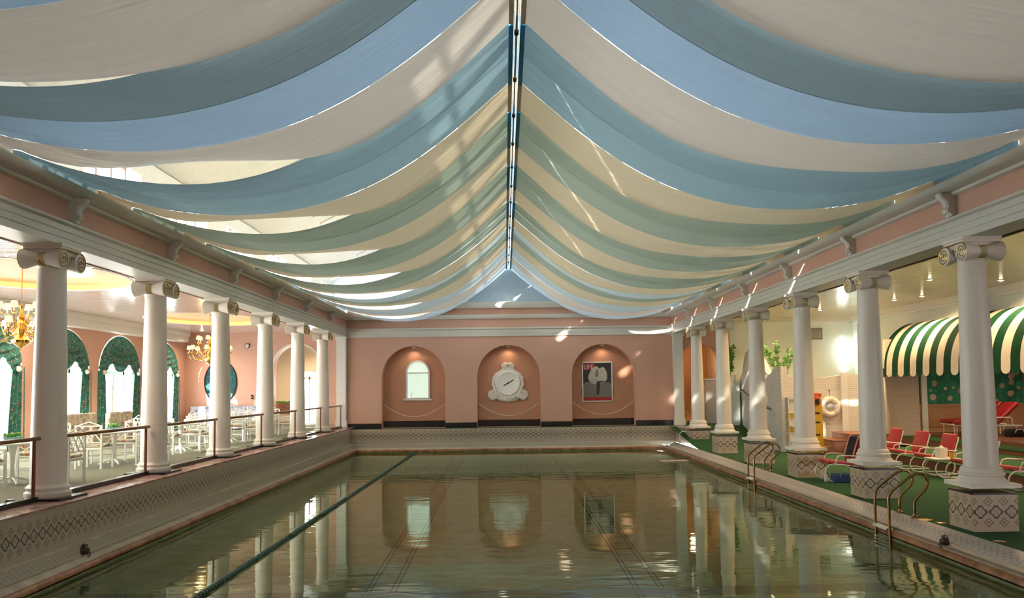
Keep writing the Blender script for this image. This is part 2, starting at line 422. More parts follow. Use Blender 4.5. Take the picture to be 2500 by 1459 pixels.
# right deck
fr = MB()
def rfloor(u, v):
    y = YN+u*(YB+4-YN); x = 6.93+v*8.7
    z = -.69+max(0, min(1, (y-29.3)/5.0))*.6
    return (x, y, z)
fr.grid(rfloor, 84, 2); struct(fr.build('floor_right', 'green_turf'))
cop = MB(); cop.prism([(6.67, -.86), (6.95, -.86), (6.95, -.684), (6.93, -.682), (6.67, -.80)], lambda a, z, t: (a, YN+(33.2-YN)*t, z))
struct(cop.build('trim_10', 'mosaic_coping'))
cc = MB(); cc.tube([(6.66, YN, -.84), (6.66, 33.6, -.84)], .035, 10); struct(cc.build('trim_11', 'lip_cream'))
# near end (behind the camera)
ybox('wall_front', 'pink_wall', -13.9, 16, YN-.3, YN, -1.2, 10)
ybox('floor_near', 'beige_carpet', -6.45, 7.3, YN, YN+4, -1.3, -.1)

# entablatures
def entab(side):
    xc, sg = (XL, 1) if side < 0 else (XR, -1)
    nm = 'left' if side < 0 else 'right'
    f = lambda a, z, t: (xc+sg*a, YN+t*(YB-YN), z)
    a_ = MB(); a_.prism([(-.27, 3.88), (.22, 3.88), (.22, 3.985), (.235, 3.99), (.235, 4.09), (.25, 4.095), (.25, 4.19), (.275, 4.195), (.30, 4.215), (.30, 4.25), (-.27, 4.25)], f)
    for k in range(10):
        y = 1.35+k*3.75+(.25 if side > 0 else 0)
    struct(a_.build('trim_'+('13' if side < 0 else '14'), 'cream_paint'))
    p_ = MB(); p_.prism([(-.27, 4.25), (.22, 4.25), (.22, 4.58), (-.27, 4.58)], f); struct(p_.build('wall_'+nm+'_frieze', 'pink_wall'))
    c_ = MB(); c_.prism([(-.27, 4.58), (.26, 4.58), (.30, 4.60), (.31, 4.64), (.48, 4.655), (.52, 4.68), (.56, 4.73), (.56, 4.76), (-.27, 4.76)], f); struct(c_.build('trim_'+('15' if side < 0 else '16'), 'cream_paint'))
    # light soffit strip behind the architrave
    s_ = MB(); s_.prism([(-.27, 3.95), (-.27, 4.5), (-.55, 4.5), (-.55, 3.95)], f); s_.prism([(-.55, 3.93), (-.55, 3.97), (-.60, 3.97), (-.60, 3.93)], f, 1)
    struct(s_.build('trim_'+('17' if side < 0 else '18'), ['white_paint', 'brown_line']))
entab(-1); entab(1)

def arch_wall(mb, a0, a1, z0, z1, arches, f, mi=0, mi_in=None):
    """arches: (centre, half, spring, base, rise); f(a,z,t) maps to 3-D, t=0 front, 1 back"""
    mi_in = mi if mi_in is None else mi_in
    def cell(q):
        mb.add([f(*p, 0) for p in q], [(0, 1, 2, 3)], mi); mb.add([f(*p, 1) for p in q], [(3, 2, 1, 0)], mi)
    cur = a0
    for (c, h, s, b_, rise) in arches:
        cell([(cur, z0), (c-h, z0), (c-h, z1), (cur, z1)])
        if b_ > z0+1e-4: cell([(c-h, z0), (c+h, z0), (c+h, b_), (c-h, b_)])
        n = 28; pts = [(c-h*math.cos(PI*i/n), s+rise*math.sin(PI*i/n)) for i in range(n+1)]
        for i in range(n):
            p, q = pts[i], pts[i+1]; cell([p, q, (q[0], z1), (p[0], z1)])
            mb.add([f(*p, 0), f(*q, 0), f(*q, 1), f(*p, 1)], [(0, 1, 2, 3)], mi_in, True)
        for sx in (c-h, c+h): mb.add([f(sx, b_, 0), f(sx, s, 0), f(sx, s, 1), f(sx, b_, 1)], [(0, 1, 2, 3)], mi_in)
        mb.add([f(c-h, b_, 0), f(c+h, b_, 0), f(c+h, b_, 1), f(c-h, b_, 1)], [(0, 1, 2, 3)], mi_in)
        cur = c+h
    cell([(cur, z0), (a1, z0), (a1, z1), (cur, z1)])
NI = [(-3.92, 1.365, 2.08, -.07, 1.37), (.19, 1.365, 2.08, -.07, 1.37), (4.28, 1.365, 2.08, -.07, 1.37)]
fb = lambda a, z, t: (a, YB+t*.5, z)
wb = MB(); arch_wall(wb, -6.78, 7.29, -.08, 5.1, NI, fb); struct(wb.build('wall_back', 'pink_wall', clean=True))
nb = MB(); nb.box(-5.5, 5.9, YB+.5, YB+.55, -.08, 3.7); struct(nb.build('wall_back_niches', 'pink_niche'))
bb_ = MB()
for a, c in ((-6.75, -5.29), (-2.55, -1.18), (1.56, 2.91), (5.65, 7.27)): bb_.box(a, c, YB-.025, YB, -.08, .14)
for n_ in NI: bb_.box(n_[0]-n_[1]+.002, n_[0]+n_[1]-.002, YB+.47, YB+.5, -.08, .22)
struct(bb_.build('baseboard_back', 'dark_base'))
e_ = MB(); fx = lambda a, z, t: (-6.75+t*14.0, YB-a, z)
e_.prism([(0, 3.84), (.06, 3.84), (.06, 3.98), (.08, 3.98), (.08, 4.12), (.14, 4.16), (.14, 4.22), (0, 4.22)], fx)
e_.prism([(0, 4.60), (.1, 4.60), (.16, 4.7), (.16, 4.77), (0, 4.77)], fx)
e_.prism([(0, 5.05), (.22, 5.05), (.3, 5.18), (.3, 5.3), (0, 5.36)], fx)
struct(e_.build('trim_19', 'cream_paint'))
ga = MB(); ga.prism([(-7.5, 5.1), (7.9, 5.1), (7.9, 6.3), (.25, 10.2), (-7.5, 6.3)], lambda a, z, t: (a, YB+.02+t*.3, z)); struct(ga.build('wall_back_gable', 'pale_gable'))
# end pilasters
for k, (x, z0, lb) in enumerate(((-6.98, 0, 'left'), (7.5, -.1, 'right'))):
    p_ = MB(); p_.box(x-.2, x+.2, 34.82, 35.1, z0, 3.88); p_.box(x-.24, x+.24, 34.78, 35.1, z0, z0+.3); p_.box(x-.24, x+.24, 34.78, 35.1, 3.76, 3.88); p_.box(x-.22, x+.22, 34.80, 35.1, 3.68, 3.71)
    struct(p_.build('trim_%d' % (20+k), 'white_paint'))

# clerestory and roof over the hanging cloths
def clere(side):
    x = -7.4 if side < 0 else 7.95; sg = 1 if side < 0 else -1
    b_ = MB(); f = lambda y, z, t: (x-sg*t*.2, y, z)
    y = 2.0; cur = 0
    b_.prism([(YN, 4.76), (YB, 4.76), (YB, 5.25), (YN, 5.25)], f); b_.prism([(YN, 6.05), (YB, 6.05), (YB, 6.4), (YN, 6.4)], f)
    cur = YN
    for k in range(9):
        a = 3.2+k*3.68
        b_.prism([(cur, 5.25), (a, 5.25), (a, 6.05), (cur, 6.05)], f); cur = a+2.3
        for j in range(1, 4): b_.box(x-.1*sg-.03, x-.1*sg+.03, a+j*.575-.03, a+j*.575+.03, 5.25, 6.05, 1)
    b_.prism([(cur, 5.25), (YB, 5.25), (YB, 6.05), (cur, 6.05)], f)
    struct(b_.build('wall_'+('left' if side < 0 else 'right')+'_clerestory', ['roof_boards', 'brown_line']))
    g_ = MB(); g_.add([(x-.12*sg, 3, 5.25), (x-.12*sg, YB, 5.25), (x-.12*sg, YB, 6.05), (x-.12*sg, 3, 6.05)], [(0, 1, 2, 3)])
    struct(g_.build('window_%d' % (1 if side < 0 else 2), 'pane_glass'))
clere(-1); clere(1)
RX, RZ = .25, 10.2
def slope(side):
    x0 = -7.6 if side < 0 else 8.15; z0 = 6.35
    def P(s, dz=0): return (x0+(RX-x0)*s, z0+(RZ-z0)*s+dz)
    r_ = MB()
    def strip(s0, s1, ya, yb, th, mi=0, up=0):
        (xa, za), (xb, zb) = P(s0), P(s1)
        vs = [(xa, ya, za+up), (xb, ya, zb+up), (xb, yb, zb+up), (xa, yb, za+up)]; vs += [(p[0], p[1], p[2]+th) for p in vs]
        r_.add(vs, [(3, 2, 1, 0), (4, 5, 6, 7), (0, 1, 5, 4), (1, 2, 6, 5), (2, 3, 7, 6), (3, 0, 4, 7)], mi)
    strip(0, 1, YN, 4.5, .1); strip(0, .34, 4.5, YB+.3, .1); strip(.80, 1, 4.5, YB+.3, .1)
    for k in range(25):
        y = 4.5+k*1.25; wd = .2 if k % 3 else .7
        strip(.2, .88, y-wd/2, y+wd/2, .12, 0, -.03)
    for s in (.42, .64): strip(s-.006, s+.006, 4.5, YB+.3, .1, 0, -.02)
    struct(r_.build('ceiling_'+('roof_left' if side < 0 else 'roof_right'), 'roof_boards'))
    g_ = MB(); (xa, za), (xb, zb) = P(.2), P(.88); g_.add([(xa, 4.5, za+.08), (xb, 4.5, zb+.08), (xb, YB+.3, zb+.08), (xa, YB+.3, za+.08)], [(0, 1, 2, 3)])
    struct(g_.build('window_%d' % (3 if side < 0 else 4), 'pane_glass'))
slope(-1); slope(1)

# ---- left dining room shell
WIN = [12.9-2.5, 14.15, 17.9, 21.65, 25.4, 29.12, 32.75]
AH, ASP, ARISE = 1.55, 2.35, 1.28
wl = MB(); arch_wall(wl, YN, YB+.3, 0, 4.3, [(c, AH, ASP, 0, ARISE) for c in WIN if c > 12], lambda a, z, t: (-13.7-t*.35, a, z)); struct(wl.build('wall_left', 'pink_wall', clean=True))
bl = MB(); arch_wall(bl, -13.7, -6.78, 0, 4.4, [(-8.93, 1.02, 2.55, 0, 1.03)], lambda a, z, t: (a, YB+t*.45, z)); struct(bl.build('wall_back_left', 'pink_wall', clean=True))
ar = MB()
for i in range(25):
    an = PI*i/24; an2 = PI*(i+1)/24
    if i < 24:
        q = [(-8.93-r*math.cos(a), 2.55+r*math.sin(a)) for r, a in ((1.02, an), (1.10, an), (1.10, an2), (1.02, an2))]
        ar.prism(q, lambda a, z, t: (a, YB-.02+t*.02, z))
struct(ar.build('trim_22', 'cream_wall'))
# ceiling with two oval coves
def rect_hole(mb, x0, x1, y0, y1, cx, cy_, rx, ry, z, mi=0, n=64):
    ins, outs = [], []
    for i in range(n):
        a = 2*PI*i/n; dx, dy = math.cos(a), math.sin(a); ins.append((cx+rx*dx, cy_+ry*dy, z))
        s = min([(x1-cx)/dx if dx > 1e-9 else 1e9, (x0-cx)/dx if dx < -1e-9 else 1e9, (y1-cy_)/dy if dy > 1e-9 else 1e9, (y0-cy_)/dy if dy < -1e-9 else 1e9])
        outs.append((cx+dx*s, cy_+dy*s, z))
    for i in range(n):
        j = (i+1) % n; mb.add([ins[i], ins[j], outs[j], outs[i]], [(0, 1, 2, 3)], mi)
    for (xa, ya) in ((x0, y0), (x1, y0), (x1, y1), (x0, y1)):   # fill the corners the fan cuts off
        k = sorted(range(n), key=lambda i: (outs[i][0]-xa)**2+(outs[i][1]-ya)**2)[:2]
        mb.add([outs[k[0]], outs[k[1]], (xa, ya, z)], [(0, 1, 2)], mi)
ZC = 4.12
cl = MB(); CH = [(-10.25, 17.3), (-10.3, 28.5)]
rect_hole(cl, -13.7, -7.5, 11, 23, *CH[0], 2.0, 2.6, ZC); rect_hole(cl, -13.7, -7.5, 23, YB, *CH[1], 2.0, 2.6, ZC)
cl.add([(-13.7, YN, ZC), (-7.5, YN, ZC), (-7.5, 11, ZC), (-13.7, 11, ZC)], [(0, 1, 2, 3)])
struct(cl.build('ceiling_left', 'ceiling_pink'))
for k, (cx, c_) in enumerate(CH):
    cv = MB(); n = 48
    el = lambda i, s, z: (cx+2.0*s*math.cos(2*PI*i/n), c_+2.6*s*math.sin(2*PI*i/n), z)
    for i in range(n):
        cv.add([el(i, 1, ZC), el(i+1, 1, ZC), el(i+1, 1.06, ZC+.14), el(i, 1.06, ZC+.14)], [(0, 1, 2, 3)], 0, True)
        cv.add([el(i, 1.06, ZC+.14), el(i+1, 1.06, ZC+.14), el(i+1, .8, ZC+.22), el(i, .8, ZC+.22)], [(0, 1, 2, 3)], 1, True)
        cv.add([el(i, .8, ZC+.22), el(i+1, .8, ZC+.22), (cx, c_, ZC+.24)], [(0, 1, 2)], 1, True)
        cv.add([el(i, .985, ZC-.01), el(i+1, .985, ZC-.01), el(i+1, 1.03, ZC-.01), el(i, 1.03, ZC-.01)], [(0, 1, 2, 3)], 2, True)
    struct(cv.build('ceiling_cove', ['cove_glow', 'ceiling_pink', 'cream_wall'], clean=True))
sf = MB(); sf.box(-13.7, -13.25, YN, 34.2, 3.68, ZC); sf.box(-13.25, -13.18, YN, 34.2, 3.92, ZC); struct(sf.build('trim_23', 'white_paint'))
# French doors in the left arches
nd = 0
for wy in WIN:
    if wy < 12: continue
    nd += 1
    d = MB(); x = -13.98
    for yy in (-1.52, -.75, .75, 1.52): d.box(x-.05, x+.05, wy+yy-.045, wy+yy+.045, 0, 3.5 if abs(yy) < 1 else 2.5)
    d.box(x-.05, x+.05, wy-1.55, wy+1.55, 2.25, 2.37); d.box(x-.05, x+.05, wy-1.55, wy+1.55, 0, .14)
    d.box(x-.03, x+.03, wy-.05, wy+.05, 0, 2.3)
    for j in range(1, 5):
        d.box(x-.015, x+.015, wy-.75, wy+.75, .14+j*.42-.012, .14+j*.42+.012)
    for yy in (-.5, -.25, .25, .5): d.box(x-.015, x+.015, wy+yy-.012, wy+yy+.012, .14, 2.3)
    for yy in (-1.13, 1.13): d.box(x-.015, x+.015, wy+yy-.012, wy+yy+.012, .14, 2.3)
    o = struct(d.build('door_%d' % nd, 'door_white'))
    g_ = MB(); g_.add([(x, wy-1.55, .1), (x, wy+1.55, .1), (x, wy+1.55, 3.62), (x, wy-1.55, 3.62)], [(0, 1, 2, 3)]); g_.build('pane', 'pane_glass', o)
    h_ = MB(); h_.tube([(x+.06, wy+.08, .95), (x+.09, wy+.08, 1.0), (x+.09, wy+.08, 1.12), (x+.06, wy+.08, 1.16)], .012, 6); h_.build('door_handle', 'brass', o)
# room behind the left arch
ybox('floor_lobby', 'beige_carpet', -12, -6.6, 35.55, 39.2, -.02, 0); ybox('wall_left_lobby', 'cream_wall', -12.1, -12, 35.55, 39.2, 0, 4); ybox('wall_right_lobby', 'cream_wall', -6.6, -6.5, 35.55, 39.2, 0, 4); ybox('ceiling_lobby', 'cream_wall', -12, -6.6, 35.55, 39.2, 4, 4.05)
lw = MB(); arch_wall(lw, -12, -6.6, 0, 4, [(-9.35, .5, 2.2, .02, .3)], lambda a, z, t: (a, 39+t*.2, z)); struct(lw.build('wall_back_lobby', 'cream_wall', clean=True))
dl = MB()
for yy in (-.5, 0, .5): dl.box(-9.35+yy-.03, -9.35+yy+.03, 39.08, 39.14, .02, 2.4)
dl.box(-9.85, -8.85, 39.08, 39.14, 2.12, 2.24); struct(dl.build('door_%d' % (nd+1), 'door_white'))
g_ = MB(); g_.add([(-9.85, 39.11, .02), (-8.85, 39.11, .02), (-8.85, 39.11, 2.5), (-9.85, 39.11, 2.5)], [(0, 1, 2, 3)]); g_.build('pane', 'pane_glass', bpy.data.objects['door_%d' % (nd+1)])

# ---- right side shell
ZR = 4.5
cr = MB(); cr.add([(7.9, YN, ZR), (15.3, YN, ZR), (15.3, YB, ZR), (7.9, YB, ZR)], [(0, 1, 2, 3)]); struct(cr.build('ceiling_right', 'ceiling_cream'))
br = MB(); arch_wall(br, 7.29, 9.8, -.7, 4.6, [(8.47, .82, 2.60, -.69, .83)], lambda a, z, t: (a, YB+t*.4, z)); struct(br.build('wall_back_right', 'pink_wall', clean=True))
ybox('wall_back_right_white', 'mint_wall', 9.8, 15.4, YB, YB+.2, -.7, 4.6)
rw = MB(); rw.box(15.2, 15.4, 29.5, YB, -.7, 4.6); rw.box(15.2, 15.4, YN, 29.5, 3.3, 4.6); struct(rw.build('wall_right', 'mint_wall'))
cm = MB(); cm.box(15.0, 15.2, YN, YB, 4.28, ZR); cm.box(15.1, 15.2, YN, YB, 4.2, 4.28); cm.box(9.8, 15.2, YB-.2, YB, 4.28, ZR); struct(cm.build('trim_24', 'white_paint'))
# cabana recess
cb = MB(); cb.box(15.1, 19, 29.62, 29.8, .80, 3.0, 1); cb.box(15.1, 19, 29.56, 29.8, -.3, .78, 0); cb.box(15.1, 19, 29.52, 29.62, .72, .82, 2); cb.box(15.1, 19, 29.53, 29.56, .0, .03, 2)
struct(cb.build('wall_back_cabana', ['tan_panel', 'mural_paint', 'tan_panel']))
ybox('wall_right_cabana', 'tan_panel', 19, 19.2, YN, 29.8, -.3, 3)
ybox('ceiling_cabana', 'cream_paint', 15.2, 19.2, YN, 29.8, 3.0, 3.3)
pr = MB(); pr.box(13.9, 15.1, 29.5, 30.3, -.5, 3.2); struct(pr.build('wall_right_pier', 'tan_brick'))
pw = MB(); pw.box(13.86, 13.9, 29.5, 30.3, -.6, 3.2); struct(pw.build('trim_25', 'white_brick'))
# terraces
tr_ = MB(); tr_.box(11.3, 19, YN, 26.2, -.69, -.475, 0); tr_.box(11.28, 19, YN, 26.2, -.475, -.455, 1)
tr_.box(14.2, 19, YN, 29.5, -.6, -.325, 0); tr_.box(14.18, 19, YN, 29.5, -.325, -.305, 1)
tr_.box(15.1, 19, YN, 29.55, -.5, -.20, 0)
struct(tr_.build('floor_terraces', ['riser_brown', 'green_turf']))
# life-ring wall with a sagging top, and the swooping stair wall
lr = MB(); n = 30
tops = lambda x: 1.93-.12*math.sin(PI*min(1, max(0, (x-9.7)/2.3)))
for i in range(n):
    xa, xb = 9.65+i*3.2/n, 9.65+(i+1)*3.2/n
    lr.prism([(xa, -.7), (xb, -.7), (xb, tops(xb)), (xa, tops(xa))], lambda a, z, t: (a, 28.6+t*.25, z))
struct(lr.build('wall_right_alcove', 'white_brick'))
lp = MB(); lp.box(11.86, 12.08, 28.52, 28.6, -.7, 2.0); struct(lp.build('trim_26', 'white_paint'))
sw = MB(); n = 60
SY = [27.7, 28.4, 28.8, 29.1, 29.5, 30.2, 31, 31.8, 32.6, 33.3, 33.8, 34.2, 34.9]
SZ = [2.22, 2.22, 2.02, 1.95, 2.05, 2.45, 2.8, 3.0, 3.02, 2.9, 2.55, 2.1, 1.9]
SX = lambda y: 9.45+.7*((y-27.7)/7.2)**1.6
for i in range(n):
    ya, yb = 27.7+7.2*i/n, 27.7+7.2*(i+1)/n
    za, zb = float(np.interp(ya, SY, SZ)), float(np.interp(yb, SY, SZ))
    vs = [(SX(ya), ya, -.7), (SX(yb), yb, -.7), (SX(yb), yb, zb), (SX(ya), ya, za)]; vs += [(p[0]+.22, p[1], p[2]) for p in vs]
    sw.add(vs, [(0, 1, 2, 3), (7, 6, 5, 4), (3, 2, 6, 7)], 0, True)
    if i == 0: sw.add(vs, [(0, 3, 7, 4)], 0)
struct(sw.build('wall_right_stair', 'white_brick', clean=True))
# room behind the right arch
rr = MB(); rr.box(7.2, 7.3, 35.5, 39.5, -.7, 4, 0); rr.box(9.9, 10, 35.5, 39.5, -.7, 4, 1); rr.box(7.2, 10, 39.5, 39.6, -.7, 4, 0); rr.box(7.2, 10, 35.5, 39.6, 3.6, 3.7, 0)
struct(rr.build('wall_back_annex', ['tan_panel', 'tan_brick']))

# ================================================================ HANGING CLOTHS
XC = .24
PU = [0, .1, .7, 1.4, 2.2, 3.0, 3.8, 4.6, 5.4, 6.2, 6.8, 7.2]
PZ = [6.86, 6.83, 6.27, 5.69, 5.17, 4.83, 4.63, 4.55, 4.57, 4.73, 4.93, 5.10]
_pc = np.polyfit(PU, PZ, 5)
def prof(u): return float(np.polyval(_pc, u))
def cloth_mesh(y0, y1, seed, dz0, dz1, folds, pleat, sh0=1, sh1=1):
    """one cloth, hung left cornice - ridge - right cornice; dz0/dz1 raise the near/far hem at mid-sag"""
    rnd = random.Random(seed); ph = [rnd.uniform(0, 6.28) for _ in range(8)]; fr_ = [rnd.uniform(.7, 1.5) for _ in range(8)]
    b_ = MB(); nu, nv = 44, 26
    for sg in (-1, 1):
        def fn(i, j):
            u = .10+7.0*min(1, i*1.03); sag = math.sin(PI*min(1, u/7.2)); hs = sag*math.exp(-((u-4.6)/1.5)**2)*(1.15 if sg < 0 else .55)
            y = y0+(y1-y0)*j
            wv = 0
            for k in range(3): wv += math.sin(2*PI*fr_[k]*(j*folds*(1+.25*i*(k-1)))+ph[k]+sg*k)/(1+k)
            rd = math.exp(-((u-1.9)/1.3)**2)+(.8*math.exp(-((u-4.6)/1.6)**2) if sg > 0 else 0)  # hem offsets shaped to leave unseen gaps that admit extra skylight
            wv *= math.sin(PI*j)**.6
            z = prof(u)+hs*(dz0*(1-j)+dz1*j)+rd*(sh0*max(0, 1-j*2.2)*.12-sh1*max(0, j*2.2-1.2)*.12)-sag*.05*math.sin(PI*j)+.016*folds*.5*wv*(.25+sag)
            if i > .975: z = min(z, prof(7.1))-(i-.975)/.025*.40
            # pleats gathered where the hem is tied to the ridge
            g_ = math.exp(-u*.55)
            z += pleat*g_*math.sin(j*PI*5+ph[4])*.05*(1-j)
            y += .05*math.sin(i*5+1.0)*sag
            return (XC+sg*u, y, z)
        b_.grid(fn, nu, nv)
    # the strap of cloth over the ridge
    return b_
Y0 = [3.92+3.68*k for k in range(9)]
near_lab = ['over the near end of the pool', 'over the camera end, its blue band brightest', 'tied at the topmost blue ridge sleeve in view', 'second from the camera with its whole ridge in view',
            'third from the camera with its whole ridge in view', 'fourth whole drape from the camera', 'fifth whole drape from the camera', 'just before the last drape at the end wall', 'last one, hung against the end wall gable']
for k, y0 in enumerate(Y0):
    root = thing('ceiling_drape', 'blue and cream striped ceiling drape, '+near_lab[k], 'drape', (0, 0, 0), 0, 'striped cloths swagged across the ceiling')
    last = k == len(Y0)-1
    e1 = 1.12; e2 = 2.30; e3 = 3.66
    def mk(nm, a, b, mat, dz0, dz1, folds, pleat, sd, sh0=0, sh1=0):
        b = min(b, YB-.01)
        if b-a < .2: return
        o = cloth_mesh(a, b, k*7+sd, dz0, dz1, folds, pleat, sh0, sh1).build(nm, mat, root, clean=True)
        return o
    cs3 = [('slate', 'blue', 'cream'), ('slate', 'blue', 'cream'), ('teal', 'teal_light', 'straw'), ('sage', 'sage_light', 'straw'), ('sage', 'sage_light', 'straw'), ('sage', 'sage_light', 'straw'), ('pale', 'sage_light', 'straw'), ('pale', 'pale', 'cream'), ('ice', 'ice', 'ice')][k]  # mid and far bays: warm bounce and sky light put into the cloth tints
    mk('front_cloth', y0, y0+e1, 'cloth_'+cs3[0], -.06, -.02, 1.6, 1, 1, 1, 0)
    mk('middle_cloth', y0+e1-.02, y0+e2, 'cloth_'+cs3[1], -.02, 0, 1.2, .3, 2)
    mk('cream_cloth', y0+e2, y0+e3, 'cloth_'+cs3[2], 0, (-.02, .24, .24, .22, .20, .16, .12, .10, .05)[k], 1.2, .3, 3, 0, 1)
    for a, b, mt_, nm in ((y0, min(y0+e2, YB-.1), 'sleeve_blue', 'blue_sleeve'), (y0+e2, min(y0+e3, YB-.1), 'cloth_cream', 'cream_sleeve')):
        if b-a < .1: continue
        for sx in (-1, 1):
            s_ = MB(); s_.rbox(XC+sx*.085-.035, XC+sx*.085+.035, a+.01, b-.01, 6.74, 6.90, .012); s_.build(nm, mt_, root)
rp = thing('ridge_pole', 'bright metal ridge pole that carries all the ceiling drapes', 'pole', (XC, 0, 6.86))
b_ = MB(); b_.tube([(0, 3.5, 0), (0, YB, 0)], .022, 10); b_.build('tube', 'steel', rp)
for k in range(17):
    b_ = MB(); y = 4.4+k*1.84
    b_.tube([(0, y-.06, 0), (0, y+.06, 0)], .034, 10); b_.tube([(0, y, .03), (0, y, 1.2)], .006, 5); b_.build('coupling', 'black_metal', rp)

# ================================================================ COLUMNS
def volute_cap(root):
    """ionic capital: two bolsters along x with scroll ends, echinus and abacus"""
    cap = MB()
    cap.lathe([(.20, 3.52), (.215, 3.54), (.215, 3.56), (.20, 3.575), (.23, 3.63), (.25, 3.70), (.25, 3.75)], 32)
    cap.box(-.26, .26, -.24, .24, 3.73, 3.80); cap.box(-.29, .29, -.29, .29, 3.80, 3.84); cap.box(-.31, .31, -.31, .31, 3.84, 3.885)
    gold = MB()
    for sy_ in (-1, 1):
        M = Matrix.Translation((0, sy_*.255, 3.645)) @ Matrix.Rotation(PI/2, 4, 'Y')
        cap.lathe([(.138, -.31), (.155, -.30), (.148, -.25), (.10, -.10), (.09, 0), (.10, .10), (.148, .25), (.155, .30), (.138, .31)], 26, 0, M)
        for xx in (-.045, -.015, .015, .045):
            Mt = Matrix.Translation((xx, sy_*.255, 3.645)) @ Matrix.Rotation(PI/2, 4, 'Y')
            gold.lathe([(.093, -.009), (.103, 0), (.093, .009)], 26, 0, Mt)
        for sx in (-1, 1):
            pts = []
            for i in range(46):
                a = PI/2+i/45*2.35*2*PI; r = .145*(1-i/45*.86)
                pts.append((sx*.312, sy_*.255-sy_*r*math.cos(a), 3.645+r*math.sin(a)))
            gold.tube(pts, .011, 6)
            gold.ball((sx*.30, sy_*.255, 3.645), .022, 0, 8)
    for sx in (-1, 1): gold.tube([(sx*.30, -.25, 3.795), (sx*.30, .25, 3.795)], .011, 6); gold.tube([(sx*.265, -.14, 3.70), (sx*.265, 0, 3.685), (sx*.265, .14, 3.70)], .010, 6)
    c_ = cap.build('capital', 'column_white', root); g_ = gold.build('gold_trim', 'gold_leaf', c_); g_['label'] = 'gilded spiral trim'
def make_column(label, left):
    root = thing('ionic_column', label, 'column', (0, 0, 0), 0, 'ionic columns on the left terrace' if left else 'ionic columns on tiled pedestals')
    sh = MB(); sh.lathe([(.255, .10), (.255, .22)]+[(.252-.052*(i/12)**1.6, .22+3.30*i/12) for i in range(13)]+[(.20, 3.53)], 40); sh.build('shaft', 'column_white', root)
    ba = MB()
    if left: ba.lathe([(.31, .03), (.325, .05), (.325, .10), (.30, .115), (.29, .13), (.305, .15), (.305, .18), (.28, .20), (.262, .225)], 40)
    else: ba.lathe([(.375, .03), (.36, .06), (.325, .10), (.31, .135), (.33, .15), (.33, .18), (.305, .195), (.30, .23), (.285, .26), (.262, .275)], 40)
    if left: ba.build('base', 'column_white', root)
    else: ba.box(-.39, .39, -.39, .39, -.03, .035); ba.build('base', 'column_white', root)
    if left:
        pl = MB(); pl.box(-.40, .40, -.40, .40, 0, .032); p = pl.build('plinth', 'dark_base', root)
    else:
        pl = MB(); pl.box(-.345, .345, -.345, .345, 0, .56); p = pl.build('pedestal', 'mosaic_pedestal', root, (0, 0, -.69)); p['label'] = 'square pedestal faced in patterned mosaic'
        cp_ = MB(); cp_.box(-.35, .35, -.35, .35, -.13, -.10); cp_.build('pedestal_edge', 'dark_base', root)
        root_z = -.05
    volute_cap(root)
    return root
lc = make_column('nearest white ionic column on the left terrace, largest at the left edge', True)
LY = [12.595+3.75*k for k in range(6)]; RY = [12.846+3.75*k for k in range(6)]
desc = ['', 'second white ionic column from the camera on the left terrace', 'third white ionic column on the left terrace, in front of the far chandelier',
        'fourth white ionic column from the camera on the left terrace', 'fifth white ionic column on the left terrace, before the lobby arch', 'farthest round ionic column on the left terrace, next to the end pilaster']
lc.location = (XL, LY[0], 0)
for k in range(1, 6): dup(lc, (XL, LY[k], 0), desc[k])
rc = make_column('nearest white ionic column on a mosaic pedestal by the right pool edge', False)
rdesc = ['', 'second ionic column on a mosaic pedestal, behind the near pool ladder', 'third ionic column on a mosaic pedestal, in front of the yellow backboard',
         'fourth ionic column on a mosaic pedestal, behind the far pool ladder', 'fifth ionic column on a mosaic pedestal by the curved stair wall', 'farthest ionic column on a mosaic pedestal, at the raised end ledge']
rc.location = (XR, RY[0], -.0)
for k in range(1, 6): dup(rc, (XR, RY[k], 0), rdesc[k])
# console brackets on the friezes
def bracket(label, side):
    r = thing('scroll_bracket', label, 'bracket', (0, 0, 0), 0, 'scroll brackets on the %s frieze' % ('left' if side < 0 else 'right'))
    sg = 1 if side < 0 else -1
    prf = [(0, 4.26), (.09, 4.26), (.10, 4.30), (.14, 4.32), (.16, 4.37), (.13, 4.42), (.15, 4.50), (.22, 4.56), (.25, 4.60), (.25, 4.64), (0, 4.64)]
    b_ = MB(); b_.prism(prf, lambda a, z, t: (sg*a, -.09+.18*t, z)); b_.build('console', 'cream_paint', r)
    b2 = MB(); b2.prism([(p[0]+.012, p[1]) for p in prf[1:-1]]+[(.02, 4.62), (.02, 4.28)], lambda a, z, t: (sg*a, -.045+.09*t, z)); b2.build('raised_panel', 'white_paint', r)
    return r
bl_, brr = bracket('nearest scroll bracket on the left frieze, above the nearest left column', -1), bracket('nearest scroll bracket on the right frieze, above the nearest right column', 1)
bl_.location = (-6.78, LY[0]+.1, 0); brr.location = (7.29, RY[0]+.05, 0)
for k in range(1, 6):
    dup(bl_, (-6.78, LY[k]+.1, 0), ORD[k]+' scroll bracket along the left pink frieze, above the %s left column' % ORD[k])
    dup(brr, (7.29, RY[k]+.05, 0), ORD[k]+' scroll bracket along the right pink frieze, above the %s right column' % ORD[k])

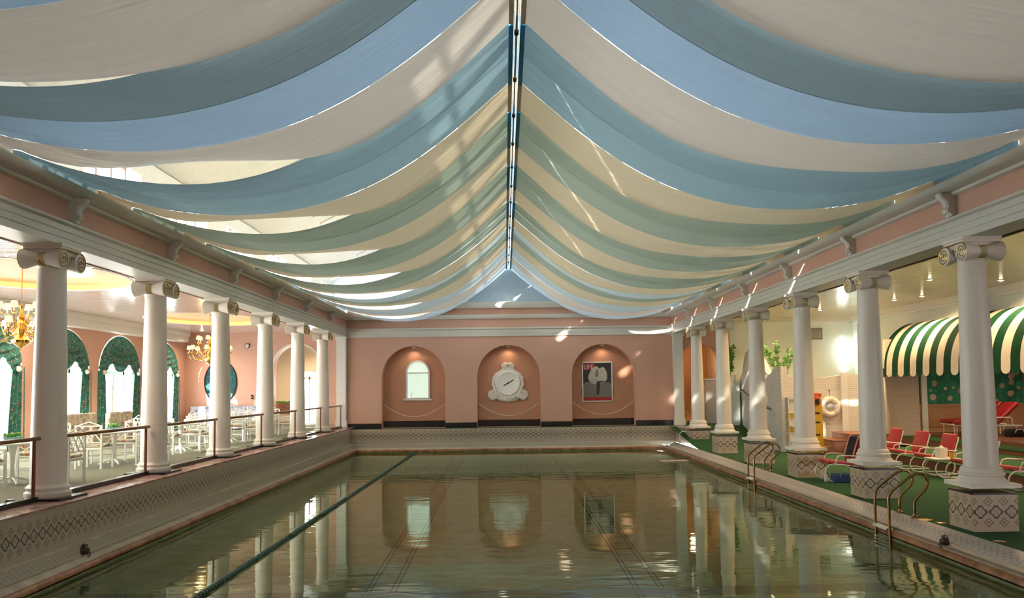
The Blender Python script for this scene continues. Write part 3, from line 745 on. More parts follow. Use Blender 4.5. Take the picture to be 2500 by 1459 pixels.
# ================================================================ GLASS BALUSTRADES
def balustrade(y0, y1, label):
    r = thing('glass_balustrade', label, 'railing', (-6.97, y0, 0), 0, 'glass railings between the left columns'); L = y1-y0
    h = MB(); h.rbox(-.04, .04, 0, L+.1, .90, .955, .015); h.build('handrail', 'rail_brown', r)
    p = MB(); p.rbox(-.02, .02, L-.04, L, .07, .90, .006); p.build('post', 'post_red', r)
    p2 = MB(); p2.rbox(-.02, .02, .0, .04, .07, .90, .006); p2.build('post', 'post_red', r)
    g_ = MB(); g_.add([(0, .04, .08), (0, L-.04, .08), (0, L-.04, .90), (0, .04, .90)], [(0, 1, 2, 3)]); g_.build('glass_panel', 'balustrade_glass', r)
    c_ = MB(); c_.box(-.06, .06, 0, L, .0, .075); c_.build('curb', 'dark_base', r)
    return r
edges = [8.95]+LY+[34.9]
bn = ['nearest glass railing, cut off by the left photo edge', 'glass railing between the first and second left columns', 'glass railing between the second and third left columns',
      'glass railing between the third and fourth left columns', 'glass railing between the fourth and fifth left columns', 'glass railing between the fifth and sixth left columns', 'short glass railing from the last left column to the end pilaster']
for k in range(7): balustrade(edges[k]+.41, edges[k+1]-(.42 if k < 6 else .2), bn[k])

# ================================================================ END WALL FITTINGS
# serving window in the left niche
pw_ = thing('arched_serving_window', 'lit arched window with a sill in the left niche of the end wall', 'window', (-3.78, YB+.5, 0))
b_ = MB(); fW = lambda a, z, t: (a, -.06*t, z)
def arch_poly(h, z0, s, rise, n=20): return [(-h, z0), (h, z0)]+[(h*math.cos(PI*i/n), s+rise*math.sin(PI*i/n)) for i in range(n+1)]
out_, in_ = arch_poly(.52, 1.18, 2.33, .52), arch_poly(.45, 1.22, 2.33, .45)
for i in range(len(out_)):
    j = (i+1) % len(out_); b_.prism([out_[i], out_[j], in_[j], in_[i]], fW)
b_.box(-.46, .46, -.06, -.01, 2.27, 2.33); b_.build('frame', 'white_paint', pw_)
b_ = MB(); b_.prism(in_, lambda a, z, t: (a, -.012-.01*t, z)); b_.build('lit_pane', 'pass_glow', pw_)
b_ = MB(); b_.rbox(-.64, .64, -.20, -.002, 1.10, 1.17, .015); b_.build('sill', 'white_paint', pw_)
b_ = MB(); b_.tube([(-.30, -.04, 1.17), (-.30, -.05, 1.40), (-.27, -.09, 1.44), (-.24, -.10, 1.40)], .012, 6); b_.build('tap', 'steel', pw_)
# clock in stucco scrolls
ck = thing('wall_clock', 'round pale clock in a white stucco scroll surround, middle niche', 'clock', (.15, YB+.5, 1.80))
half = [(0, .90), (.14, .92), (.25, .86), (.30, .76), (.24, .66), (.36, .56), (.54, .44), (.66, .26), (.68, .05), (.60, -.12), (.66, -.26), (.84, -.34), (.88, -.52), (.80, -.68), (.64, -.74), (.50, -.66), (.44, -.70), (.30, -.76), (0, -.80)]
poly = half+[(-x, z) for x, z in reversed(half[1:-1])]
b_ = MB(); b_.prism(poly, lambda a, z, t: (a, -.14*t, z))
b_.prism([(x*.9, z*.92) for x, z in poly], lambda a, z, t: (a, -.14-.05*t, z))
b_.build('stucco_surround', 'stucco_shell', ck)
for sx in (-1, 1):
  for kk in range(1):
    for (cx_, cz, R_) in ((.66, -.50, .2), (.50, .22, .16), (.17, .76, .11)):
        b_ = MB()
        pts = [(sx*(cx_+R_*(1-i/30)*math.cos(i/30*4.2*PI+1)), -.20, cz+R_*(1-i/30)*math.sin(i/30*4.2*PI+1)) for i in range(30)]
        b_.tube(pts, .028, 6); b_.build('scroll', 'stucco_shell', ck)
    b_ = MB(); b_.tube([(sx*.62, -.2, .2), (sx*.66, -.2, -.05), (sx*.56, -.2, -.25), (sx*.5, -.2, -.45)], .05, 8)
    b_.build('side_bead', 'stucco_shell', ck)
b_ = MB()
for i in range(13):
    a = -PI/2+(i-6)*.16; x, z = .60*math.cos(a)*1.25, .66*math.sin(a)-.03
    b_.ball((x, -.19, z), .05, 0, 8, 1.6)
b_.build('shell_fringe', 'stucco_shell', ck)
b_ = MB(); M = Matrix.Translation((0, -.18, 0)) @ Matrix.Rotation(PI/2, 4, 'X')
b_.lathe([(.54, -.02), (.54, .05), (.50, .08), (.46, .06)], 48, 0, M); b_.build('bezel', 'column_white', ck)
b_ = MB(); b_.lathe([(.001, .045), (.48, .045), (.48, 0)], 48, 0, M); b_.build('dial', 'paper_white', ck)
b_ = MB()
for i in range(12):
    a = i*PI/6; x, z = .42*math.cos(a), .42*math.sin(a); b_.ball((x, -.232, z), .010, 0, 6)
b_.build('hour_marks', 'gold_leaf', ck)
b_ = MB(); M2 = Matrix.Rotation(-math.radians(30), 4, 'Y'); b_.box(-.22, .30, -.245, -.235, -.022, .022, 0, M2); b_.ball((0, -.24, 0), .04); b_.build('hand', 'black_metal', ck)
b_ = MB()
for i in range(5):
    a = PI/2+(i-2)*.45; b_.tube([(0, -.2, .74), (.10*math.cos(a), -.22, .74+.12*math.sin(a))], [.035, .008], 6)
b_.build('crest_leaf', 'gold_leaf', ck)
# framed magazine cover
pf = thing('framed_magazine_cover', 'framed dark magazine cover poster with red title box, right niche', 'picture', (4.07, YB+.5, 0))
b_ = MB(); x0, x1, z0, z1 = -.67, .67, .95, 2.70
for q in ((x0, x0+.05, z0, z1), (x1-.05, x1, z0, z1), (x0, x1, z0, z0+.05), (x0, x1, z1-.05, z1)): b_.box(q[0], q[1], -.06, -.001, q[2], q[3])
b_.build('frame', 'column_white', pf)
ps = MB(); ps.box(x0+.04, x1-.04, -.02, -.004, z0+.04, z1-.04); po = ps.build('poster', 'poster_dark', pf)
def blob(pts, y, mat, nm):
    b_ = MB(); n = len(pts); sm_ = []
    for i in range(n):   # Catmull-Rom smoothing of the outline
        p0, p1, p2, p3 = pts[i-1], pts[i], pts[(i+1) % n], pts[(i+2) % n]
        for s_ in (0, .25, .5, .75):
            sm_.append(tuple(.5*(2*p1[c]+(p2[c]-p0[c])*s_+(2*p0[c]-5*p1[c]+4*p2[c]-p3[c])*s_**2+(3*p1[c]-p0[c]-3*p2[c]+p3[c])*s_**3) for c in (0, 1)))
    b_.prism(sm_, lambda a, z, t: (a, y-.003*t, z)); b_.build(nm, mat, po)
blob([(x0+.06, 1.16), (x1-.06, 1.16), (x1-.06, 1.72), (0, 1.82), (x0+.06, 1.74)], -.021, 'poster_grey', 'printed_foreground')
blob([(-.20, 2.42), (-.02, 2.50), (.10, 2.40), (.26, 2.46), (.40, 2.28), (.44, 2.00), (.34, 1.84), (.10, 1.86), (-.06, 1.72), (-.28, 1.78), (-.40, 1.98), (-.34, 2.2)], -.025, 'poster_pale', 'printed_figure')
blob([(-.02, 1.82), (.12, 1.80), (.10, 1.50), (.06, 1.28), (-.04, 1.28), (-.03, 1.55)], -.029, 'poster_dark', 'printed_legs')  # dark legs of the printed figure
blob([(-.02, 2.36), (.06, 2.30), (.02, 2.05), (-.08, 2.1)], -.029, 'poster_grey', 'printed_fold')
b_ = MB(); b_.box(x0+.06, -.10, -.027, -.02, 2.34, 2.62); b_.build('title_box', 'poster_red', po)
b_ = MB(); b_.box(x0+.06, x1-.06, -.027, -.02, 1.01, 1.15); b_.build('footer_band', 'poster_red', po)
fc = bpy.data.curves.new('title_lettering', 'FONT'); fc.body = 'LIFE'; fc.size = .30; fc.extrude = .002
fo = bpy.data.objects.new('title_lettering', fc); C.objects.link(fo)
dg = bpy.context.evaluated_depsgraph_get(); me_ = bpy.data.meshes.new_from_object(fo.evaluated_get(dg)); bpy.data.objects.remove(fo)
fo = bpy.data.objects.new('title_lettering', me_); C.objects.link(fo); fo.parent = po; fo.rotation_euler = (PI/2, 0, 0); fo.location = (x0+.075, -.031, 2.375); fo.scale = (.86, 1, 1)
me_.materials.clear(); me_.materials.append(MATS['paper_white'])
# rope swags across the niches
rl = ['left niche, under the lit window', 'middle niche, under the clock', 'right niche, under the framed poster']
for k, n_ in enumerate(NI):
    r = thing('rope_swag', 'white rope swag hung across the '+rl[k], 'rope', (n_[0], YB+.30, 0), 0, 'rope swags across the niches')
    b_ = MB(); b_.tube([(-1.35+2.70*i/24, 0, .40+.58*((i-12)/12)**2) for i in range(25)], .016, 7); b_.build('rope', 'rope_white', r)
    for sx in (-1, 1):
        h_ = MB(); h_.tube([(sx*1.362, 0, .98), (sx*1.33, 0, .98)], .03, 8); h_.build('hook', 'brass', r)

# ================================================================ POOL FITTINGS
# lane rope
lrp = thing('lane_rope', 'green floating lane rope down the left of the pool', 'lane rope', (0, 0, ZW))
RXY = [(-4.0, 8.2), (-3.94, 13), (-3.88, 20), (-3.80, 28), (-3.75, 33.9)]
rx = lambda y: float(np.interp(y, [p[1] for p in RXY], [p[0] for p in RXY]))
b_ = MB(); b_.tube([(rx(y), y, .012) for y in np.linspace(8.2, 34.0, 30)], .010, 6); b_.build('cable', 'cable_teal', lrp)
fl = MB(); M = Matrix.Rotation(PI/2, 4, 'X'); fl.lathe([(.012, -.045), (.045, -.04), (.052, -.012), (.052, .012), (.045, .04), (.012, .045)], 12, 0, M)
f0 = fl.build('float', 'float_green', lrp, (rx(9.6), 9.6, .012))
for k in range(1, 100):
    o = f0.copy(); C.objects.link(o); o.parent = lrp; y = 9.6+k*.105; o.location = (rx(y), y, .012)
rest = MB(); y = 9.6+100*.105
while y < 33.6:
    rest.lathe([(.012, -.045), (.045, -.04), (.052, 0), (.045, .04), (.012, .045)], 8, 0, Matrix.Translation((rx(y), y, .012)) @ M); y += .105
o = rest.build('far_floats', 'float_green', lrp); o['kind'] = 'stuff'
# ladders
def ladder(label, y, rails=(0, -.52)):
    r = thing('pool_ladder', label, 'ladder', (0, y, 0), 0, 'bronze pool ladders on the right edge')
    for dy in rails:
        b_ = MB(); b_.tube([(6.52, dy, -2.1), (6.52, dy, -1.0), (6.52, dy, -.36), (6.54, dy, -.29), (6.60, dy, -.22), (6.92, dy, .02), (7.02, dy, .06), (7.12, dy, .05), (7.19, dy, -.02), (7.20, dy, -.12), (7.15, dy, -.22), (7.00, dy, -.36), (6.96, dy, -.43), (6.955, dy, -.62)], .024, 10)
        o = b_.build('rail', 'ladder_bronze', r)
        c_ = MB(); c_.lathe([(.06, -.67), (.06, -.655), (.03, -.645), (.026, -.62)], 16, 0, Matrix.Translation((6.955, dy, -.005))); c_.build('flange', 'ladder_bronze', o)
    for z in (-.88, -1.12, -1.40, -1.68):
        b_ = MB(); b_.rbox(6.46, 6.58, min(rails)+.0, max(rails), z-.02, z+.02, .008); b_.build('step', 'white_lacquer', r)
    return r
ladder('near bronze pool ladder at the right edge, in front of the second column', 14.42)
ladder('far bronze pool ladder at the right edge, in front of the fourth column', 21.9)
hr = thing('hooked_handrail', 'small cream handrail at the far right corner of the pool', 'handrail', (6.95, 32.1, 0))
b_ = MB(); b_.tube([(0, .3, -.68), (0, .3, -.32), (.03, .3, -.25), (.10, .3, -.22), (.38, .1, -.22), (.42, .1, -.25), (.42, .1, -.4)], .02, 8); b_.build('tube', 'white_metal', hr)
b_ = MB(); b_.lathe([(.05, -.675), (.05, -.66), (.022, -.655)], 12, 0, Matrix.Translation((0, .3, 0))); b_.build('flange', 'brass', hr)
sp_ = MB(); sp_.rbox(5.5, 6.45, 28.5, 29.0, -1.06, -1.02, .015); tag(sp_.build('entry_step', 'lip_cream'), 'flat pinkish entry step at the waterline by the far right corner', 'step')
# lion-head spouts
def lion(x, y, z, sg, label):
    r = thing('lion_head_spout', label, 'spout', (x, y, z), 0, 'dark lion head spouts'); r.scale = (.72, .72, .72)
    b_ = MB(); b_.ball((sg*.03, 0, 0), .085, 0, 14, 1.1)
    for i in range(12):
        a = 2*PI*i/12; b_.ball((sg*.01, .085*math.cos(a), .02+.09*math.sin(a)), .032, 0, 8)
    b_.build('mane', 'lion_bronze', r)
    b_ = MB(); b_.ball((sg*.10, 0, -.03), .045, 0, 10); b_.tube([(sg*.09, 0, .05), (sg*.12, 0, 0)], [.02, .03], 6)
    for s_ in (-1, 1): b_.ball((sg*.085, s_*.035, .035), .016, 0, 6); b_.ball((sg*.04, s_*.075, .085), .025, 0, 6)
    b_.build('muzzle', 'lion_bronze', r)
    b_ = MB(); b_.tube([(sg*.12, .045*math.cos(2*PI*i/16), -.09+.05*math.sin(2*PI*i/16)) for i in range(16)], .010, 6, 0, True); b_.build('ring', 'lion_bronze', r)
lion(-6.36, 12.43, -.76, 1, 'dark lion head spout on the left pool wall band')
lion(6.61, 12.3, -.78, -1, 'dark lion head spout on the right pool edge band')
# brass floor discs in the turf
for (x, y, lb, r_) in ((7.02, 13.68, 'brass drain disc in the green turf beside the near ladder', .12), (7.10, 13.35, 'brass drain disc in the turf against the nearest pedestal', .08), (7.07, 11.72, 'brass drain disc in the turf nearest the camera, below the near pedestal', .09), (7.12, 25.3, 'small brass disc in the turf far along the pool edge', .09)):
    b_ = MB(); b_.lathe([(r_, 0), (r_, .006), (r_*.8, .010), (.001, .010)], 24); tag(b_.build('floor_disc', 'brass', None, (x, y, -.69)), lb, 'floor disc', 'brass discs in the turf')

# ================================================================ RIGHT AISLE FURNITURE
def spring_chair(label, loc, rz=0, towel=False):
    r = thing('lounge_armchair', label, 'chair', loc, rz, 'red spring armchairs along the right aisle')
    for s_ in (-1, 1):
        y = s_*.31; pts = [(.42, y, .018), (-.25, y, .018)]
        for i in range(1, 12): a = -PI/2-PI*i/12; pts.append((-.25+.20*math.cos(a), y, .218+.20*math.sin(a)))
        pts += [(-.25, y, .418), (.0, y, .40), (.26, y, .345)]
        pts += [(.31, y, .38), (.36, y, .55), (.48, y, .93)]
        b_ = MB(); b_.tube(pts, .017, 8); b_.build('side_frame', 'white_metal', r)
        a_ = MB(); a_.tube([(-.22, y*1.12, .40), (-.21, y*1.12, .50), (-.16, y*1.12, .60), (-.05, y*1.12, .625), (.30, y*1.12, .60), (.40, y*1.12, .595)], .016, 8); a_.build('armrest', 'white_metal', r)
    for x, z in ((.42, .018), (-.20, .018), (.47, .92), (-.2, .40)):
        c_ = MB(); c_.tube([(x, -.31, z), (x, .31, z)], .014, 8); c_.build('crossbar', 'white_metal', r)
    M = Matrix.Translation((-.03, 0, .42)) @ Matrix.Rotation(.13, 4, 'Y')
    b_ = MB(); b_.rbox(-.34, .30, -.285, .285, -.04, .06, .035, 0, M); b_.build('seat', 'red_vinyl', r)
    M = Matrix.Translation((.27, 0, .42)) @ Matrix.Rotation(.30, 4, 'Y')
    b_ = MB(); b_.rbox(-.05, .05, -.285, .285, .02, .60, .035, 0, M); b_.build('backrest', 'red_vinyl', r)
    return r
ch = spring_chair('red spring armchair turned to the pool between second and third columns, towel over it', (7.90, 19.3, -.69))
dup(ch, (10.85, 23.4, -.69), 'red spring armchair in the far row, beside the second column')
dup(ch, (10.82, 21.9, -.69), 'red spring armchair in the far row, second right of the second column')
dup(ch, (10.80, 20.5, -.69), 'red spring armchair in the far row, behind the tissue box table')
dup(ch, (10.85, 18.9, -.69), 'red spring armchair mostly hidden behind the nearest right column')
dup(ch, (10.95, 17.3, -.69), 'red spring armchair right of the nearest column, cut by the photo edge')
tw = MB()
def towf(u, v):
    s_ = u*2-1; x = .36+.10*math.sin(v*2*PI*.5)*0
    t = v*1.0
    if t < .45: p = (.245+.145*(t/.45), .56+.465*(t/.45))
    elif t < .6: p = (.39+.16*((t-.45)/.15), 1.025+.03*math.sin((t-.45)/.15*PI))
    else: p = (.55-.06*((t-.6)/.4), 1.025-.40*((t-.6)/.4))
    return (p[0]-.02+.008*math.sin(s_*9), s_*.30, p[1]+.008*math.sin(s_*6))
tw.grid(towf, 14, 22); 
tw.m = [1 if (i % 14) < 2 or (i % 14) > 11 else 0 for i in range(len(tw.f))]
tag(tw.build('striped_towel', ['towel_black', 'towel_pink'], None, (7.90, 19.3, -.69)), 'black and pink striped towel over the back of the pool-side armchair', 'towel')
bg_ = thing('swim_bag', 'dark blue bag under the pool-side red armchair', 'bag', (7.86, 19.0, -.69))
b_ = MB(); b_.rbox(-.24, .24, -.13, .13, 0, .20, .03); b_.build('body', 'bag_blue', bg_)
b_ = MB(); b_.tube([(-.12, -.14, .12), (-.1, -.15, .22), (0, -.15, .26), (.1, -.15, .22), (.12, -.14, .12)], .012, 6); b_.build('handle', 'teal_plastic', bg_)
bt = thing('lotion_bottle', 'small white bottle on the turf beside the blue bag', 'bottle', (7.56, 19.2, -.69))
b_ = MB(); b_.lathe([(.05, 0), (.055, .02), (.055, .14), (.03, .17), (.03, .18)], 16); b_.build('body', 'paper_white', bt)
b_ = MB(); b_.lathe([(.032, .18), (.032, .22), (.001, .22)], 12); b_.build('cap', 'teal_plastic', bt)
# side table with tissue box
st_ = thing('side_table', 'white tube-framed side table between the red armchairs', 'table', (10.62, 19.72, -.69))
b_ = MB(); b_.rbox(-.34, .30, -.28, .28, .43, .47, .015); b_.build('table_top', 'white_lacquer', st_)
for s_ in (-1, 1):
    pts = [(.20, s_*.24, .018), (-.12, s_*.24, .018)]
    for i in range(1, 12): a = -PI/2-PI*i/12; pts.append((-.12+.205*math.cos(a), s_*.24, .223+.205*math.sin(a)))
    pts += [(-.12, s_*.24, .428), (.20, s_*.24, .428)]
    for i in range(1, 12): a = PI/2-PI*i/12; pts.append((.20+.205*math.cos(a), s_*.24, .223+.205*math.sin(a)))
    b_ = MB(); b_.tube(pts, .016, 8, 0, True); b_.build('leg_loop', 'white_metal', st_)
b_ = MB(); b_.tube([(0, -.24, .02), (0, .24, .02)], .014, 6); b_.build('crossbar', 'white_metal', st_)
tb = thing('tissue_box', 'white tissue box standing on the tube-framed side table', 'box', (10.62, 19.80, -.22))
b_ = MB(); b_.rbox(-.10, .10, -.11, .11, 0, .24, .012); b_.build('box', 'paper_white', tb)
b_ = MB(); b_.grid(lambda u, v: (-.04+.08*u+.01*math.sin(v*9), -.05+.1*v, .24+.06*math.sin(PI*u)*math.sin(PI*v)+.01*math.sin(u*11)), 8, 8); b_.build('tissue', 'paper_white', tb)
yc = thing('yellow_cup', 'small yellow cup on the side table by the nearest column', 'cup', (10.70, 19.50, -.22))
b_ = MB(); b_.lathe([(.04, 0), (.055, .14), (.05, .14), (.036, .01), (.001, .01)], 18); b_.build('cup_body', 'yellow_plastic', yc)
b_ = MB(); b_.tube([(.05, 0, .11), (.08, 0, .10), (.08, 0, .05), (.045, 0, .04)], .008, 6); b_.build('handle', 'yellow_plastic', yc)
# chaise longues in the cabana
def chaise(label, loc, rz):
    r = thing('chaise_lounge', label, 'lounge chair', loc, rz, 'red chaise longues in the cabana')
    f = MB()
    for s_ in (-1, 1): f.tube([(-.95, s_*.36, .34), (.95, s_*.36, .34)], .022, 8)
    for x in (-.93, -.3, .3, .93): f.tube([(x, -.36, .34), (x, .36, .34)], .018, 6)
    f.build('frame', 'white_metal', r)
    for x in (-.85, .75):
        for s_ in (-1, 1):
            l_ = MB(); l_.tube([(x, s_*.34, .34), (x, s_*.34, 0)], .020, 8); l_.build('leg', 'white_metal', r)
    for s_ in (-1, 1):
        a_ = MB(); a_.tube([(-.05, s_*.38, .34), (-.05, s_*.38, .58), (0, s_*.38, .62), (.55, s_*.38, .62), (.6, s_*.38, .56), (.6, s_*.38, .34)], .018, 8); a_.build('armrest', 'white_metal', r)
    b_ = MB(); b_.rbox(-1.0, .18, -.34, .34, .37, .52, .06); b_.build('seat_cushion', 'deep_red', r)
    M = Matrix.Translation((.16, 0, .43)) @ Matrix.Rotation(.82, 4, 'Y')
    b_ = MB(); b_.rbox(-.07, .07, -.34, .34, 0, .98, .06, 0, M); b_.build('back_cushion', 'deep_red', r)
    s2 = MB(); s2.tube([(.7, 0, .34), (.62, 0, .78)], .015, 6); s2.build('back_strut', 'white_metal', r)
    return r
c0 = chaise('red chaise longue with its raised back right of the nearest column', (15.95, 25.6, -.20), 0)
c0.location = (16.25, 27.3, -.20)
dup(c0, (16.5, 28.6, -.20), 'red chaise longue by the mural wall, foot end left of the nearest column')
b_ = MB()
bgk = thing('dark_duffel', 'dark bag on the wood floor under the near chaise longue', 'bag', (16.75, 26.6, -.20))
b_ = MB(); b_.rbox(-.32, .32, -.2, .2, 0, .27, .08); b_.build('body', 'towel_black', bgk); b_ = MB(); b_.tube([(-.15, -.21, .15), (-.1, -.22, .25), (.1, -.22, .25), (.15, -.21, .15)], .014, 6); b_.build('handle', 'paper_white', bgk)

# ---- wooden steps, backboard, shelf, life ring
ws = thing('wooden_steps', 'dark wooden corner steps climbing beside the life ring wall', 'steps', (0, 0, 0))
for x0, x1, z0, z1 in ((10.45, 10.80, -.69, -.48), (10.78, 11.36, -.69, -.27), (11.34, 12.6, -.69, -.07)):
    b_ = MB(); b_.rbox(x0, x1, 26.65, 28.2, z0, z1, .01); b_.box(x0-.02, x1, 26.63, 28.2, z1, z1+.02); b_.build('tread', 'wood_brown', ws)
yb = thing('rescue_backboard', 'tall yellow rescue backboard leaning behind the third column', 'backboard', (10.10, 26.4, -.69))
MR = Matrix.Rotation(-.07, 4, 'X') @ Matrix.Rotation(.02, 4, 'Y')
b_ = MB(); b_.rbox(-.23, .23, -.03, .03, 0, 1.80, .02, 0, MR); b_.build('board', 'yellow_board', yb)
for k, z in enumerate((.12, .62, 1.02, 1.32)):
    s_ = MB(); s_.rbox(-.04 if k else .06, .13 if k else .2, -.042, -.028, z, z+.055, .005, 0, MR); s_.build('strap_slot', 'black_strap', yb)
b_ = MB(); b_.rbox(-.10, .16, -.13, -.03, 1.62, 1.92, .05, 0, MR); b_.rbox(-.05, .20, -.11, -.03, 1.88, 2.0, .03, 0, MR); hb = b_.build('head_block', 'orange_block', yb); hb['label'] = 'orange head block'
s_ = MB(); s_.rbox(-.03, .09, -.145, -.125, 1.65, 1.8, .01, 0, MR); s_.build('buckle', 'black_strap', hb)
sh_ = thing('storage_rack', 'white metal rack of trays left of the third column', 'rack', (9.82, 27.55, -.69))
for x in (-.24, .24):
    for y in (-.16, .16):
        p_ = MB(); p_.tube([(x, y, 0), (x, y, 1.86)], .014, 6); p_.build('post', 'white_metal', sh_)
for z in (.10, .62, 1.08, 1.52, 1.84):
    p_ = MB(); p_.box(-.25, .25, -.17, .17, z-.012, z+.012); p_.box(-.25, .25, -.175, -.165, z, z+.07); p_.build('shelf', 'white_metal', sh_)
for k, (x, z, mt_, lb) in enumerate(((.0, .112, 'paper_white', 'white bin on the lowest shelf of the storage rack'), (.03, .632, 'yellow_plastic', 'yellow bin on the second shelf of the storage rack'), (-.02, 1.092, 'yellow_plastic', 'yellow bin on the third shelf of the storage rack'), (.0, 1.532, 'paper_white', 'white bin near the top of the storage rack'))):
    tbn = thing('storage_bin', lb, 'bin', (9.82+x, 27.55, -.69+z), 0, 'bins on the storage rack')
    b_ = MB(); b_.prism([(-.16, 0), (.16, 0), (.19, .22), (-.19, .22)], lambda a, zz, t: (a, -.13+.26*t, zz)); b_.build('tub', mt_, tbn)
    b_ = MB(); b_.rbox(-.20, .20, -.14, .14, .22, .25, .008); b_.build('rim', 'paper_white', tbn)
rg = thing('life_ring', 'white life ring hanging on the white brick wall', 'life ring', (11.42, 28.49, .80))
M = Matrix.Rotation(PI/2, 4, 'X')
b_ = MB(); b_.tube([(.27*math.cos(2*PI*i/40), 0, .27*math.sin(2*PI*i/40)) for i in range(40)], .095, 14, 0, True); b_.build('ring_body', 'ring_white', rg)
for k in range(4):
    a = PI/4+k*PI/2
    b_ = MB(); cx_, cz = .27*math.cos(a), .27*math.sin(a); ax = Vector((-math.sin(a), 0, math.cos(a)))
    rad = Vector((math.cos(a), 0, math.sin(a)))
    for s_ in (-.02, .02):
        b_.tube([Vector((cx_, 0, cz))+ax*s_+(rad*math.cos(2*PI*j/14)+Vector((0, 1, 0))*math.sin(2*PI*j/14))*.099 for j in range(14)], .012, 5, 0, True)
    b_.build('band', 'rope_white', rg)
b_ = MB(); b_.tube([(.36*math.cos(2*PI*i/48)*(1+.06*abs(math.sin(4*PI*i/48+.0))), .02, .36*math.sin(2*PI*i/48)*(1+.06*abs(math.sin(4*PI*i/48)))-.02) for i in range(48)], .012, 6, 0, True)
b_.tube([(.30, .03, -.22), (.34, .03, -.40), (.15, .03, -.58), (-.05, .03, -.56), (-.2, .03, -.40)], .012, 6); b_.build('rope', 'rope_white', rg)
b_ = MB(); b_.tube([(0, .09, .56), (0, -.02, .56), (0, -.04, .60)], .014, 6); b_.tube([(0, -.01, .56), (-.02, -.01, .45), (0, -.01, .37)], .01, 6); b_.build('hook', 'black_metal', rg)
# handrail on the stair wall
hn = thing('stair_handrail', 'dark handrail sloping down along the curved white brick stair wall', 'handrail', (0, 0, 0))
pts = [(SX(y)-.10, y, 1.50-(34.5-y)*.134) for y in np.linspace(34.5, 28.7, 12)]
b_ = MB(); b_.tube(pts, .022, 8); b_.build('rail', 'black_metal', hn)
for k in (1, 6, 10):
    p = pts[k]; b_ = MB(); b_.tube([p, (p[0], p[1], p[2]-.05), (p[0]+.11, p[1], p[2]-.06)], .011, 6); b_.build('wall_bracket', 'black_metal', hn)
# air grille and wall light
ag = thing('air_grille', 'rectangular air grille high on the white end wall', 'vent', (13.48, YB, 3.78))
b_ = MB()
for q in ((-.36, .36, -.25, -.21), (-.36, .36, .21, .25), (-.36, -.32, -.25, .25), (.32, .36, -.25, .25)): b_.box(q[0], q[1], -.03, 0, q[2], q[3])
b_.build('frame', 'grille_metal', ag)
b_ = MB()
for k in range(9): b_.box(-.32, .32, -.022, -.004, -.19+k*.047, -.17+k*.047)
for k in range(3): b_.box(-.18+k*.18-.006, -.18+k*.18+.006, -.026, -.004, -.21, .21)
b_.build('louvres', 'grille_metal', ag)
wl_ = thing('wall_light', 'tall bright tapered wall light on the white end wall', 'light', (14.72, YB, 2.9))
b_ = MB(); b_.lathe([(.001, -.85), (.08, -.7), (.17, -.2), (.18, .62), (.16, .66), (.001, .66)], 24, 0, Matrix.Translation((0, -.12, 0))); b_.build('diffuser', 'cool_glow', wl_)
b_ = MB(); b_.rbox(-.10, .10, -.05, 0, -.5, .5, .01); b_.build('back_plate', 'white_metal', wl_)
lamp('POINT', wl_, (0, -.45, .1), 3.5, (.95, 1, .92), .15)
# leafy plants behind the stair wall
def plant(label, x, y, z0, h, sp, n, seed):
    rnd = random.Random(seed); r = thing('leafy_plant', label, 'plant', (x, y, z0), 0, 'leafy plants above the stair wall')
    b_ = MB(); b_.lathe([(.16, 0), (.22, .30), (.24, .32), (.20, .32), (.18, .28), (.001, .28)], 18); b_.build('pot', 'white_paint', r)
    s_ = MB(); f = MB()
    for k in range(9):
        a = rnd.uniform(0, 2*PI); q = rnd.uniform(.2, 1); hh = h*rnd.uniform(.7, 1.05)
        pts = [(q*sp*math.cos(a)*t**1.4, q*sp*math.sin(a)*t**1.4, .28+hh*t) for t in (0, .25, .5, .75, 1)]
        s_.tube(pts, [.012, .011, .009, .007, .004], 5)
        for j in range(n//9):
            t = rnd.uniform(.25, 1.02); i = min(3, int(t*4)); fr_ = t*4-i
            c = Vector(pts[i]).lerp(Vector(pts[i+1]), fr_); d = Vector((rnd.gauss(0, 1), rnd.gauss(0, 1), rnd.gauss(.2, .6))).normalized(); L = rnd.uniform(.10, .2)
            sd = d.cross(Vector((rnd.gauss(0, 1), rnd.gauss(0, 1), rnd.gauss(0, 1)))).normalized()*L*.24; upv = d.cross(sd).normalized()*L*.08
            f.add([c, c+d*L*.5+sd+upv, c+d*L, c+d*L*.5-sd+upv, c+d*L*.5], [(0, 1, 4), (1, 2, 4), (2, 3, 4), (3, 0, 4)], 0, True)
    s_.build('stems', 'leaf_green', r); f.build('foliage', 'leaf_green', r, clean=True)
struct_pl = MB(); struct_pl.box(10.15, 15.0, 29.8, 34.9, -.45, 1.25); struct(struct_pl.build('wall_right_planter', 'mint_wall'))
ybox('wall_right_plinth', 'mint_wall', 9.45, 9.98, 34.45, 35.05, -.2, 1.7)
plant('leafy plant at the far end of the stair wall, against the end wall', 9.70, 34.72, 1.70, 1.30, .22, 420, 1)
plant('leafy plant spilling over the dip in the stair wall', 10.6, 31.2, 1.25, 1.75, .7, 420, 2)
plant('smaller leafy plant just left of the third column', 12.3, 33.2, 1.25, 1.5, .5, 240, 3)
